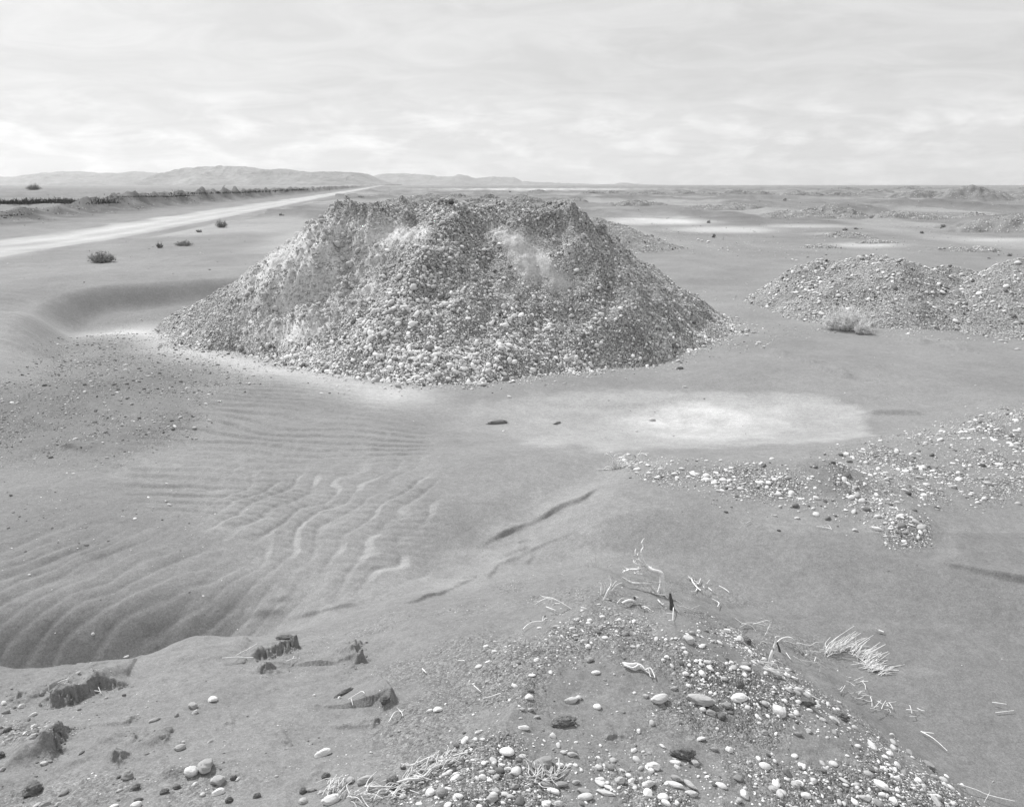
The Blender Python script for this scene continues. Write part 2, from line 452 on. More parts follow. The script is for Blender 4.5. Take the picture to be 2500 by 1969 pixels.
STREW = [
    ([(-250, 1000), (60, 900), (150, 838), (300, 815), (440, 850), (640, 905), (540, 960), (480, 1050), (300, 1110), (60, 1110), (-250, 1170)], 230, .010, .075, .10, .45, 50),
    ([(250, 820), (330, 760), (420, 750), (430, 850), (560, 880), (700, 925), (640, 930), (430, 880)], 45, .012, .08, .2, .4, 20),
    ([(-250, 1100), (330, 1110), (560, 1250), (440, 1330), (-250, 1380)], 42, .009, .055, .35, .3, 70),
    ([(1525, 1125), (1640, 1130), (1760, 1138), (1900, 1140), (2040, 1185), (2180, 1235), (2270, 1275), (2270, 1330), (2170, 1330), (2150, 1285), (1990, 1245), (1850, 1215), (1700, 1190), (1560, 1165)], 950, .010, .09, .50, .12, 20),
    ([(1880, 1150), (2000, 1120), (2200, 1075), (2400, 1020), (2600, 980), (2600, 1160), (2400, 1230), (2200, 1220), (2080, 1200)], 560, .010, .095, .55, .12, 34),
    ([(1700, 1180), (1900, 1230), (2100, 1290), (2150, 1320), (1900, 1320), (1700, 1260)], 45, .010, .06, .5, .2, 40),
    ([(1200, 1420), (1700, 1420), (1900, 1500), (2100, 1640), (1900, 1640), (1300, 1520)], 160, .005, .022, .35, .25, 40),
    ([(1330, 1510), (1500, 1490), (1640, 1525), (1800, 1545), (1840, 1580), (1700, 1600), (1500, 1570), (1340, 1560)], 900, .006, .055, .40, .14, 22),
    ([(1640, 1540), (1800, 1545), (1880, 1620), (2010, 1700), (2120, 1780), (2250, 1870), (2420, 1990), (2150, 2010), (2130, 1880), (2030, 1810), (1880, 1760), (1700, 1690), (1640, 1600)], 1500, .006, .060, .48, .15, 25),
    ([(1040, 1860), (1150, 1800), (1300, 1780), (1450, 1780), (1600, 1840), (1800, 1850), (2150, 1870), (2260, 2010), (900, 2030), (980, 1920)], 1500, .006, .065, .48, .16, 30),
    ([(1170, 1560), (1400, 1530), (1700, 1600), (1960, 1770), (1900, 1830), (1500, 1800), (1280, 1800), (1150, 1720)], 380, .005, .045, .45, .16, 50),
    ([(860, 1540), (1180, 1480), (1250, 1560), (1180, 1720), (1080, 1880), (960, 1900), (900, 1800), (960, 1700)], 170, .004, .018, .3, .35, 50),
    ([(-60, 1700), (300, 1760), (600, 1880), (900, 1860), (1000, 1990), (-60, 1990)], 70, .005, .030, .35, .35, 60),
    ([(-60, 1840), (500, 1880), (700, 1930), (720, 1990), (-60, 1990)], 140, .004, .022, .25, .5, 40),
    ([(-60, 1660), (420, 1640), (700, 1570), (1000, 1500), (1400, 1480), (1900, 1600), (2300, 1990), (-60, 1990)], 260, .004, .014, .15, .35, 40),
    ([(-60, 1330), (600, 1330), (900, 1450), (600, 1540), (-60, 1640)], 14, .005, .03, .4, .4, 40),
    ([(0, 1765), (110, 1775), (190, 1790), (100, 1830), (0, 1830)], 700, .006, .035, .3, .3, 20),
    ([(1800, 795), (1990, 790), (2080, 765), (2060, 800), (1900, 835), (1850, 850)], 90, .012, .08, .6, .1, 16),
    ([(2170, 780), (2500, 775), (2560, 830), (2300, 830), (2160, 815)], 130, .012, .08, .55, .1, 18),
    ([(1700, 720), (1850, 680), (1980, 760), (1900, 800), (1780, 790)], 9, .012, .08, .5, .2, 30),
    ([(700, 930), (1140, 935), (1580, 890), (1800, 815), (1830, 850), (1620, 905), (1300, 950), (1000, 960), (780, 960)], 90, .012, .07, .5, .2, 14),
    ([(960, 960), (1700, 930), (2500, 850), (2500, 1000), (2100, 1010), (1500, 1100), (1000, 1060)], 2.2, .012, .05, .55, .3, 60),
    ([(1500, 1300), (2500, 1280), (2500, 1800), (2100, 1560)], 5, .006, .03, .5, .3, 60),
    ([(1500, 540), (1900, 590), (2100, 650), (2050, 660), (1800, 620), (1600, 610)], 3.0, .03, .14, .6, .1, 16),
    ([(1650, 480), (2500, 500), (2500, 640), (1700, 640)], .35, .04, .16, .4, .4, 20),
    ([(0, 640), (600, 540), (600, 660), (300, 700), (0, 720)], .4, .03, .10, .3, .5, 20),
]
# ------------------------------------------------------------------ ground sheet
def build_ground():
    an = np.concatenate([np.linspace(-180, -41, 45)[:-1], np.linspace(-41, 41, 1100), np.linspace(41, 180, 45)[1:]])
    ang = np.radians(an)
    el = np.arange(math.atan(3.0 / 1.9), .055, -.0009)
    d1 = H / np.tan(el)
    el2 = np.arange(el[-1], .0068, -.00045); d2 = H / np.tan(el2)[1:]
    d = np.concatenate([[.02, .3, .6, .9, 1.2, 1.45, 1.7], d1, d2, np.geomspace(d2[-1] * 1.01, 11000, 80)])
    A, D = np.meshgrid(ang, d)
    x = (D * np.sin(A)).ravel(); y = (D * np.cos(A)).ravel()
    h, pale = h_ground(x, y, True)
    u, v, dep = project(x, y, h)
    ok = (dep > .5)
    r = np.hypot(x, y)
    t = np.full(x.shape, .238)
    # loose variation of the sand itself
    t *= 1 + .10 * fbm(x / 4.5, y / 7, 3, 151) + .06 * fbm(x / 1.3, y / 1.3, 2, 161)
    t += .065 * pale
    nr = ok & (r < 60)
    k = np.where(nr)[0]; U, V_ = u[k], v[k]; X, Y = x[k], y[k]; g = t[k]
    wob = 16 * fbm(X * .5, Y * .8, 3, 171)
    def ell(cu, cv, a, b, soft, e=2):
        q = np.sqrt(((U - cu) / a) ** 2 + ((V_ - cv + wob * .35) / b) ** 2)
        return 1 - sstep(1 - soft, 1 + soft, q + wob * .006 + .10 * fbm(X * 2.5, Y * 2.5, 3, 173))
    # salt pan: pale skin with a bright core
    pan = np.maximum(ell(1600, 1022, 500, 70, .16), ell(1900, 1025, 230, 64, .10))
    pan *= .55 + .45 * sstep(1130, 1480, U)
    crk = fbm(X * 2.2, Y * 2.2, 4, 231); g += pan * (.10 + .02 * crk) + (.075 + .03 * crk) * ell(1720, 1024, 235, 46, .22) + (.06 + .04 * crk) * ell(1690, 1018, 135, 30, .25)
    # fine pale dust round the toe of the big heap
    dust = band(X, Y, W([(300, 790), (390, 810), (430, 850), (560, 880), (700, 915), (850, 950), (960, 965)]), .46)
    g += .19 * dust + .08 * band(X, Y, W([(250, 800), (380, 785)]), .6)
    # stony, darker ground lower left
    hum = sstep(-20, 70, sdist(U, V_, [(-200, 960), (60, 900), (150, 835), (300, 820), (420, 850), (560, 890), (480, 960), (500, 1060), (300, 1130), (-200, 1180)]))
    g *= 1 - .20 * hum
    lo = sstep(-40, 120, sdist(U, V_, [(-300, 1120), (250, 1100), (480, 1180), (560, 1350), (700, 1420), (500, 1560), (200, 1640), (-300, 1680)]))
    g *= 1 - .15 * lo
    fgm = sstep(0, .4, sdist(X, Y, FG))
    g *= 1 - .09 * fgm
    g = np.where(V_ > 1300, g * (1 - .13 * sstep(1500, 2200, U) * (1 - fgm)), g)
    g += .028 * band(X, Y, catmull(W([(1480, 1200), (1400, 1250), (1290, 1320), (1160, 1395), (1000, 1460), (850, 1500)]), 4), .22) * np.clip(.7 + perlin(X * 2, Y * 2, 175), 0, 1.4)
    # drifted pale films
    for cu, cv, a, b in ((1470, 1090, 45, 10), (1440, 1290, 40, 18), (1440, 1350, 60, 12), (1130, 1345, 60, 8), (1310, 1085, 45, 7), (270, 1080, 22, 8), (300, 1160, 45, 8), (2120, 1290, 20, 10), (2330, 1345, 25, 9), (2110, 1530, 60, 8), (2250, 1640, 70, 9), (40, 1430, 45, 22), (560, 1290, 60, 9), (2000, 990, 45, 10)):
        g += .026 * ell(cu, cv, a, b, .5)
    grit = np.zeros(x.shape); gg = np.zeros(len(k))
    for poly, dn, lo, hi, pl, dk, soft in STREW:
        if dn >= 100 and dn != 260: gg = np.maximum(gg, sstep(-soft * 1.4, soft, sdist(U, V_, np.array(poly, float))) * min(1., dn / 600) ** .5)
    gg *= sstep(-.5, .3, fbm(X * 1.6, Y * 1.6, 3, 461)); grit[k] = np.clip(gg, 0, 1)
    t[k] = g
    # road and pale flats
    off = x - ROADSL * y
    e = .7 * fbm(y / 9, off * .3, 3, 181)
    road = sstep(-22.8 + .5, -21.2 + .5, off + e) * sstep(-14.6, -16.8, off + e) * sstep(15, 26, y)
    wheel = .06 * np.exp(-.5 * ((off + 17.4) / .35) ** 2) + .06 * np.exp(-.5 * ((off + 19.6) / .35) ** 2)
    t += road * (.16 + wheel + .06 * fbm(x / 3, y / 9, 2, 191))
    farm = ok & (r > 25)
    t *= 1 - .58 * np.clip(.78 + .6 * fbm(x / 2.2, y / 4, 3, 223), .2, 1.1) * np.exp(-.5 * ((off + 31.9) / 2.7) ** 2) * sstep(30, 45, y) * (1 - sstep(600, 1200, y))  # spoil bank: dark gravel, plus the shade of its face painted into the tone
    t *= 1 - .12 * sstep(-34, -40, off) * sstep(45, 70, y) * (1 - sstep(500, 900, y)) * (1 + fbm(x / 9, y / 14, 2, 221))
    pal = sstep(.05, .5, fbm(x / 14 + 2, y / 45, 3, 201)) * sstep(26, 40, r) * (off > -14)
    t += farm * pal * .10
    for cu, cv, a, b, amt in ((1620, 540, 170, 12, .30), (1760, 560, 190, 10, .22), (1950, 552, 160, 6, .18), (2110, 598, 110, 7, .18), (2050, 570, 90, 5, .15), (1300, 462, 330, 3, .3), (2450, 585, 110, 6, .12)):
        q = np.sqrt(((u - cu) / a) ** 2 + ((v - cv) / b) ** 2 + 0 * r)
        t += np.where(ok & (r > 25), amt * (1 - sstep(.2, 1.25, q + .35 * fbm(x / 6, y / 18, 3, 211))), 0)
    t *= 1 - .30 * sstep(40, 90, r) * (off > -13) * np.clip(fbm(x / 19, y / 24, 5, 43, .58) + .3 * fbm(x / 5, y / 22, 3, 45), 0, .9) * (1 - sstep(700, 1500, r))
    t *= 1 - .13 * sstep(30, 80, r) * (off > -13)
    t = np.where(r > 400, t * .95 + .02, t)
    t = np.clip(t, .05, .82)
    V = np.stack([x, y, h], 1)
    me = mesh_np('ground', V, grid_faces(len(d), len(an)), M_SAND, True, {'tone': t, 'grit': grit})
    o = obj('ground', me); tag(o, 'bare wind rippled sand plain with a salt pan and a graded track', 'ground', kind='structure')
build_ground()

# ------------------------------------------------------------------ heaps
TOE = np.vstack([W([(403, 783), (428, 843), (500, 856), (571, 856), (640, 872), (705, 892), (800, 928), (900, 938), (1032, 944), (1142, 940), (1260, 930),
                    (1364, 916), (1480, 900), (1585, 888), (1660, 868), (1723, 844), (1800, 812)]), np.array([(5.1, 18.0), (3.6, 20.2), (1.0, 21.6), (-2.5, 22.0), (-5.6, 21.2), (-8.0, 19.4)])])
TOP = np.array([(-3.75, 15.6), (-2.6, 15.2), (-1.1, 15.1), (.2, 15.0), (1.15, 15.4), (1.3, 17.0), (.2, 18.0), (-2, 18.2), (-3.7, 17.6)])

def pxz(u, v, y):                      # world point of a pixel at depth y
    dx, dy, dz = ray(u, v); t = y / dy
    return np.array([dx * t, y, H + dz * t])

def on_slope(pts):                     # pixel line on the plain front slope of the big heap
    return np.array([hit(u, v, mound_raw)[0][:2] for u, v in pts])

def mound_raw(x, y):
    do = sdist(x, y, TOE); di = sdist(x, y, TOP)
    t = np.where(di >= 0, 1, np.clip(do, -.4, None) / (np.clip(do, 1e-3, None) + np.clip(-di, 0, None)))
    return np.where(do > 0, 2.56 * t ** 1.04, do * .6) - .02

_mf = None
def mound_feats():
    global _mf
    if _mf is None:
        _mf = dict(spur=on_slope([(1092, 512), (1080, 590), (1040, 650), (985, 720), (950, 790)]),
                   chute=on_slope([(1235, 545), (1270, 600), (1320, 660), (1370, 720)]),
                   dent=on_slope([(1190, 545), (1180, 600)]), bump=on_slope([(1560, 790), (1610, 830)]),
                   lobe=on_slope([(760, 640), (690, 740), (640, 820)]), gull=on_slope([(960, 540), (930, 640), (880, 760)]),
                   notch=on_slope([(1290, 530), (1350, 560)]), s1=on_slope([(640, 790), (700, 760), (770, 720), (800, 700)]), s2=on_slope([(840, 610), (870, 660), (850, 690)]),
                   s3=on_slope([(730, 560), (790, 530), (880, 530)]), s4=on_slope([(600, 800), (630, 770)]), s5=on_slope([(780, 745), (810, 742)]))
    return _mf

def earth_mask(u, v):
    return sstep(-25, 45, sdist(u, v, [(560, 690), (700, 560), (790, 520), (960, 530), (1050, 560), (1040, 590), (960, 610), (930, 660), (930, 720), (860, 770), (800, 830), (720, 850), (600, 850), (560, 790), (600, 740)])
                 + 22 * 0)

def h_mound(x, y):
    x = np.asarray(x, float); y = np.asarray(y, float)
    wx = x + .12 * fbm(x * .9, y * .9, 2, 301); wy = y + .12 * fbm(x * .9, y * .9, 2, 302)
    h = mound_raw(wx, wy)
    do = sdist(x, y, TOE); on = sstep(-.1, .7, do)
    u, v, _ = project(x, y, h)
    f = mound_feats()
    b = lambda k, s: band(x, y, f[k], s, 3)
    h = h + on * (.22 * b('spur', .34) - .16 * b('chute', .33) - .14 * b('dent', .28) + .24 * b('bump', .45) + .20 * b('lobe', .55) - .16 * b('gull', .40) - .12 * b('notch', .22)
                  - .32 * b('s1', .12) - .20 * b('s2', .13) - .22 * b('s3', .12) - .20 * b('s4', .11) - .18 * b('s5', .09))
    e = earth_mask(u, v)
    fx, fy = x, y * 1.0
    rough = .09 * fbm(fx * 1.3, fy * 1.3, 3, 311) + .04 * fbm(fx * 4, fy * 4, 3, 321) + .06 * fbm(x * 1.7, y * .45, 2, 312)
    crumb = .10 * np.abs(fbm(fx * 2.6 + .35 * perlin(fx, fy, 9), fy * 2.2, 5, 331, .6)) + .06 * np.clip(fbm(fx * 6, fy * 5, 4, 341, .6), -.25, 1)
    h = h + on * (rough * (1 - .3 * e) + crumb * e)
    lump = sstep(-20, 30, sdist(u, v, [(690, 560), (770, 490), (960, 485), (1080, 500), (1420, 495), (1560, 600), (1450, 590), (1350, 540), (1080, 545), (930, 555), (800, 560)]))
    h = h + on * lump * .12 * np.clip(fbm(x * 4, y * 3.2, 4, 351, .6), -.5, 1)
    # knobs along the rim
    rim = sstep(1.9, 2.4, h)
    h = h + rim * (.09 * fbm(x * 1.4, y * 1.2, 3, 361) + .05 * gauss2(x, y, -2.95, 15.9, .28, .4) + .07 * gauss2(x, y, -3.5, 16.2, .3, .5) - .07 * gauss2(x, y, -2.0, 16, .3, 2))
    return h

def gauss2(x, y, cx, cy, sx, sy):
    return np.exp(-.5 * (((x - cx) / sx) ** 2 + ((y - cy) / sy) ** 2))

def heap_mesh(name, hf, x0, x1, y0, y1, st, tonef, cut=-.10, gritf=None):
    xs = np.arange(x0, x1, st); ys = np.arange(y0, y1, st)
    Xg, Yg = np.meshgrid(xs, ys); x, y = Xg.ravel(), Yg.ravel()
    h = hf(x, y); f = grid_faces(len(ys), len(xs))
    keep = (h[f] > cut).any(1); f = f[keep]
    us = np.unique(f); mp = np.full(len(x), -1); mp[us] = np.arange(len(us))
    V = np.stack([x, y, h], 1)[us]
    return mesh_np(name, V, mp[f], M_EARTH, True, {'tone': tonef(V[:, 0], V[:, 1], V[:, 2]), 'grit': gritf(V[:, 0], V[:, 1], V[:, 2]) if gritf else np.ones(len(V))})

CHUTE = [(1200, 560), (1260, 555), (1310, 600), (1380, 660), (1420, 710), (1350, 715), (1270, 670), (1230, 610)]
def tone_mound(x, y, z):
    u, v, _ = project(x, y, z)
    t = np.full(x.shape, .33) * (1 + .18 * fbm(x * 1.1, y * 1.1, 3, 371))
    e = earth_mask(u, v) * (.75 + .35 * fbm(x * 1.6, y * 1.1, 3, 381))
    t += .26 * np.clip(e * 1.3, 0, 1)
    ch = sstep(-26, 30, sdist(u, v, CHUTE) + 26 * fbm(x * 1.6, y * 1.6, 4, 391, .6))
    t += .20 * ch
    t += .10 * sstep(-5, 15, sdist(u, v, [(1020, 545), (1065, 545), (1055, 600), (1020, 590)]))
    return np.clip(t, .08, .62)

big = empty('gravel_heap', (-1.3, 16.5, 0))
tag(big, 'largest flat topped gravel heap with a crumbling earth face, standing mid scene', 'gravel heap', 'gravel heaps on the plain')
o = obj('earth_body', heap_mesh('earth_body', h_mound, -9.2, 6.6, 10.8, 22.8, .026, tone_mound, -.10, lambda x, y, z: 1 - .85 * np.clip(np.maximum(earth_mask(*project(x, y, z)[:2]), sstep(-20, 30, sdist(*project(x, y, z)[:2], CHUTE))), 0, 1)), big, (1.3, -16.5, 0))

def cones(pk):
    def f(x, y):
        x = np.asarray(x, float); y = np.asarray(y, float)
        wx = x + .18 * fbm(x * .7, y * .7, 2, 401); wy = y + .18 * fbm(x * .7, y * .7, 2, 402)
        s = 0; K = 7.
        for (cx, cy, cz, sl, rx) in pk:
            d = np.hypot((wx - cx) / rx, wy - cy)
            d = np.sqrt(d * d + .10) - .31
            s = s + np.exp(K * (cz - sl * d))
        h = np.log(s + 1e-9) / K
        return np.where(h > -.3, h + sstep(-.05, .4, h) * (.06 * fbm(x * 1.2, y * 1.2, 3, 411) + .025 * fbm(x * 4, y * 4, 2, 421)), -.3)
    return f
pA, pB, pC, pD, pE = pxz(1980, 640, 20.5), pxz(2130, 628, 20.0), pxz(2212, 640, 18.9), pxz(2530, 632, 18.4), pxz(2330, 650, 23.5)
hf_pair = cones([(pA[0] + .15, pA[1], pA[2] + .06, .80, 1.0), (pB[0], pB[1], pB[2] + .05, .58, 1.1), (pC[0], pC[1], pC[2] + .03, .56, 1.2), (pC[0] + 1.1, pC[1] - .2, .62, .42, 1.3)])
hf_edge = cones([(pD[0], pD[1], pD[2] + .05, .50, 1.1), (pD[0] + 2.5, pD[1] + .5, 1.3, .55, 1.1), (pD[0] - 1.0, pD[1] - .6, .62, .42, 1.2)])
hf_back = cones([(pE[0], pE[1], pE[2], .5, 1.5)])
pG = pxz(1455, 531, 40)
hf_behind = cones([(pG[0], pG[1], pG[2], .36, 1.0), (pG[0] - 2.0, pG[1] + 1, 1.2, .4, 1.2)])
tone_h = lambda x, y, z: np.clip(.30 * (1 + .2 * fbm(x * 1.3, y * 1.3, 3, 431)), .08, .4)

def small_heap(hf, x0, x1, y0, y1, st, label, cx, cy):
    e = empty('gravel_heap', (cx, cy, 0)); tag(e, label, 'gravel heap', 'gravel heaps on the plain')
    obj('earth_body', heap_mesh('earth_body', hf, x0, x1, y0, y1, st, tone_h, -.08), e, (-cx, -cy, 0))
    return e
pair = small_heap(hf_pair, 4.5, 14.5, 15, 25, .04, 'three peaked gravel heap right of the largest heap, behind the pale bush', 9, 19)
edge = small_heap(hf_edge, 8.5, 18, 14.5, 24, .04, 'stony gravel heap cut off by the right edge of the photo', pD[0], pD[1])
back = small_heap(hf_back, pE[0] - 3, pE[0] + 3, pE[1] - 3, pE[1] + 3, .06, 'low gravel heap peeping through the gap between the two right hand heaps', pE[0], pE[1])
behind = small_heap(hf_behind, pG[0] - 9, pG[0] + 6, pG[1] - 6, pG[1] + 6, .1, 'gravel heap half hidden behind the right shoulder of the largest heap', pG[0], pG[1])

# ------------------------------------------------------------------ stones
def ico(n):
    import bmesh
    bm = bmesh.new(); bmesh.ops.create_icosphere(bm, subdivisions=n, radius=1)
    V = np.array([v.co[:] for v in bm.verts]); Fc = np.array([[v.index for v in f.verts] for f in bm.faces]); bm.free()
    return V, Fc
ICO = {n: ico(n) for n in (1, 2, 3, 4)}

def n3(V, s, seed):
    return perlin(V[:, 0] * s + 3 * V[:, 2], V[:, 1] * s - 2 * V[:, 2] * s, seed) + perlin(V[:, 1] * s + 5, V[:, 2] * s + V[:, 0], seed + 1)

def pebble_shape(n, seed, rough=.08, ang=0.):
    V, Fc = ICO[n]; V = V.copy(); g = np.random.default_rng(seed)
    # flattened, slightly egg shaped, a few worn facets
    for _ in range(int(3 + 6 * ang)):
        d = g.normal(size=3); d /= np.linalg.norm(d); lim = g.uniform(.55, .85) if ang > 0 else g.uniform(.72, .95)
        p = V @ d; ex = np.clip(p - lim, 0, None); V -= np.outer(ex * (.9 if ang > 0 else .75), d)
    V *= (1 + rough * n3(V, 1.3, seed) + (.35 * rough * n3(V, 3.1, seed + 7)))[:, None]
    V[:, 0] *= 1 + .18 * V[:, 2] * g.uniform(-1, 1); V[:, 1] *= 1 + .22 * V[:, 0] * g.uniform(-1, 1)
    return V / np.abs(V).max(0), Fc

SHAPES = {n: [pebble_shape(n, 500 + i, .07, 1.0 if i % 2 else 0) for i in range(8)] + [pebble_shape(n, 600 + i, .30, .8) for i in range(4)] for n in (1, 2, 3)}

def rot_from(nrm, yaw, tilt, tdir):
    """frames whose z axis follows the surface normal, tilted by 'tilt' about a random direction"""
    n = len(yaw)
    z = nrm + np.stack([np.cos(tdir), np.sin(tdir), 0 * tdir], 1) * np.tan(tilt)[:, None]
    z /= np.linalg.norm(z, axis=1)[:, None]
    a = np.stack([np.cos(yaw), np.sin(yaw), 0 * yaw], 1)
    x = a - z * (a * z).sum(1)[:, None]; x /= np.linalg.norm(x, axis=1)[:, None]
    y = np.cross(z, x)
    return np.stack([x, y, z], 2)

def stones_mesh(name, P, nrm, size, tone, lod, flat=(.30, .62), tiltmax=.45, bury=.15, mat=None, pool=(0, 8)):
    """merge many pebbles: P (n,3) contact points, size = long diameter in metres"""
    n = len(P)
    yaw = rng.uniform(0, 2 * np.pi, n); tilt = np.abs(rng.normal(0, tiltmax * .5, n)); td = rng.uniform(0, 2 * np.pi, n)
    Rm = rot_from(nrm, yaw, tilt, td)
    a = size * .5; b = a * rng.uniform(.52, .92, n); c = a * rng.uniform(flat[0], flat[1], n)
    ctr = P + nrm * (c * (1 - 2 * bury))[:, None]
    S = np.stack([a, b, c], 1); var = rng.integers(pool[0], pool[1], n)
    Vs, Fs, Ts, off = [], [], [], 0
    for L in (1, 2, 3):
        for k in range(len(SHAPES[L])):
            m = np.where((lod == L) & (var == k))[0]
            if not len(m): continue
            V, Fc = SHAPES[L][k]
            vv = np.einsum('nij,nvj->nvi', Rm[m], V[None] * S[m][:, None, :]) + ctr[m][:, None, :]
            ff = Fc[None] + (np.arange(len(m)) * len(V))[:, None, None] + off
            Vs.append(vv.reshape(-1, 3)); Fs.append(ff.reshape(-1, 3)); Ts.append(np.repeat(tone[m], len(V))); off += len(m) * len(V)
    return mesh_np(name, np.concatenate(Vs), np.concatenate(Fs), mat or M_GRAVEL, True, {'tone': np.concatenate(Ts)})

def normals(hf, x, y, e=.03):
    h = hf(x, y); hx = (hf(x + e, y) - hf(x - e, y)) / (2 * e); hy = (hf(x, y + e) - hf(x, y - e)) / (2 * e)
    n = np.stack([-hx, -hy, np.ones(len(x))], 1); n /= np.linalg.norm(n, axis=1)[:, None]
    return h, n

def tones(n, pale=.35, dark=.12):
    r = rng.uniform(0, 1, n)
    t = rng.normal(.52, .10, n)
    t = np.where(r < pale, rng.normal(.71, .06, n), t); t = np.where(r > 1 - dark, rng.normal(.17, .04, n), t)
    return np.clip(t, .09, .80)

def sizes(n, lo, hi, p=2.2):
    u = rng.uniform(0, 1, n)
    return (lo ** -p + u * (hi ** -p - lo ** -p)) ** (-1 / p)

def lods(size, P):
    dep = P[:, 1] * CP - (P[:, 2] - H) * SP
    px = size / dep * 778
    return np.where(px < 3.2, 1, np.where(px < 11, 2, 3))

# --- big heap cover
def cover_big():
    n = 600000
    x = rng.uniform(-8.6, 6.2, n); y = rng.uniform(11, 18.6, n)
    do = sdist(x, y, TOE)
    k = do > -.35 * rng.uniform(0, 1, n) ** 2; x, y, do = x[k], y[k], do[k]
    h = h_mound(x, y); u, v, _ = project(x, y, h)
    e = earth_mask(u, v)
    chute = .86 * sstep(-20, 22, sdist(u, v, CHUTE) + 26 * fbm(x * 1.6, y * 1.6, 4, 391, .6))
    patch = sstep(-6, 10, sdist(u, v, [(1020, 545), (1062, 545), (1052, 600), (1020, 590)]))
    vein = sstep(.0, .5, fbm(x * .9, y * .9, 3, 441) + .25)
    dens = (.32 + .55 * sstep(640, 860, v)) * (.32 + .85 * vein)
    spur = band(x, y, mound_feats()['spur'], .42, 2)
    dens = dens + .5 * spur
    dens *= (1 - .97 * np.clip(e * 1.25, 0, 1)) * (1 - .96 * np.clip(chute * 1.3, 0, 1)) * (1 - .85 * patch)
    left = sstep(620, 560, u); dens = np.where(left > 0, np.maximum(dens, .42 * left), dens)
    dens *= np.where(do < 0, .35, 1)
    k = rng.uniform(0, 1, len(x)) < dens
    x, y, u, v, spur, e, do = [q[k] for q in (x, y, u, v, spur, e, do)]
    h, nr = normals(h_mound, x, y); lo = do < .5
    nr[do < 0] = (0, 0, 1); h[lo] = np.maximum(h[lo], h_ground(x[lo], y[lo]))
    P = np.stack([x, y, h], 1)
    big_ = sstep(660, 900, v)
    s = sizes(len(x), .0155, .135, 2.6) * (.86 + .24 * big_ + .24 * spur) * np.where(u > 1480, .85, 1) * np.where(u < 620, .8, 1)
    t = tones(len(x), .26, .15) * (.98 + .20 * big_)
    obj('loose_gravel', stones_mesh('loose_gravel', P, nr, s, np.clip(t, .08, .8), lods(s, P), tiltmax=.8), big, (1.3, -16.5, 0))['kind'] = 'stuff'
    return len(x)
NBIG = cover_big()
def crumbs():
    n = 60000; x = rng.uniform(-7.5, -.8, n); y = rng.uniform(11.8, 16.6, n); h = h_mound(x, y); u, v, _ = project(x, y, h)
    f = mound_feats(); c = sum(band(x, y, f[q], .28, 2) for q in ('s1', 's2', 's3', 's4', 's5'))
    k = rng.uniform(0, 1, n) < earth_mask(u, v) * np.clip(.16 * sstep(.1, .5, fbm(x * 1.5, y * 1.5, 3, 471)) + .6 * c + .015, 0, 1)
    x, y = x[k], y[k]; h, nr = normals(h_mound, x, y); P = np.stack([x, y, h], 1); s = sizes(len(x), .02, .17, 2.4)
    obj('earth_crumbs', stones_mesh('earth_crumbs', P, nr, s, np.clip(rng.normal(.45, .04, len(x)), .2, .6), np.maximum(lods(s, P), 2), flat=(.5, .8), tiltmax=.7, bury=.25, pool=(8, 12)), big, (1.3, -16.5, 0))['kind'] = 'stuff'
crumbs()

def cover(hf, root, n, x0, x1, y0, y1, dens, lo, hi, off, pale=.4):
    x = rng.uniform(x0, x1, n); y = rng.uniform(y0, y1, n)
    h, nr = normals(hf, x, y)
    hg = h_base(x, y)
    k = (h > hg - .04) & (rng.uniform(0, 1, n) < dens * (.6 + .6 * sstep(-.2, .5, fbm(x * .9, y * .9, 2, 451))))
    x, y, h, nr = x[k], y[k], h[k], nr[k]
    P = np.stack([x, y, np.maximum(h, hg[k])], 1); s = sizes(len(x), lo, hi, 2.3)
    o = obj('loose_gravel', stones_mesh('loose_gravel', P, nr, s, tones(len(x), pale, .12), lods(s, P), tiltmax=.7), root, off); o['kind'] = 'stuff'
cover(hf_pair, pair, 64000, 4.8, 14.2, 15.5, 23.5, .62, .019, .14, (-9, -19, 0))
cover(hf_edge, edge, 22000, 9.5, 16, 15, 21, .55, .022, .15, (-pD[0], -pD[1], 0))
cover(hf_back, back, 2500, pE[0] - 2.5, pE[0] + 2.5, pE[1] - 2.5, pE[1] + 1, .6, .03, .15, (-pE[0], -pE[1], 0))
cover(hf_behind, behind, 9000, pG[0] - 4, pG[0] + 5, pG[1] - 5, pG[1] + 2, .5, .035, .16, (-pG[0], -pG[1], 0))

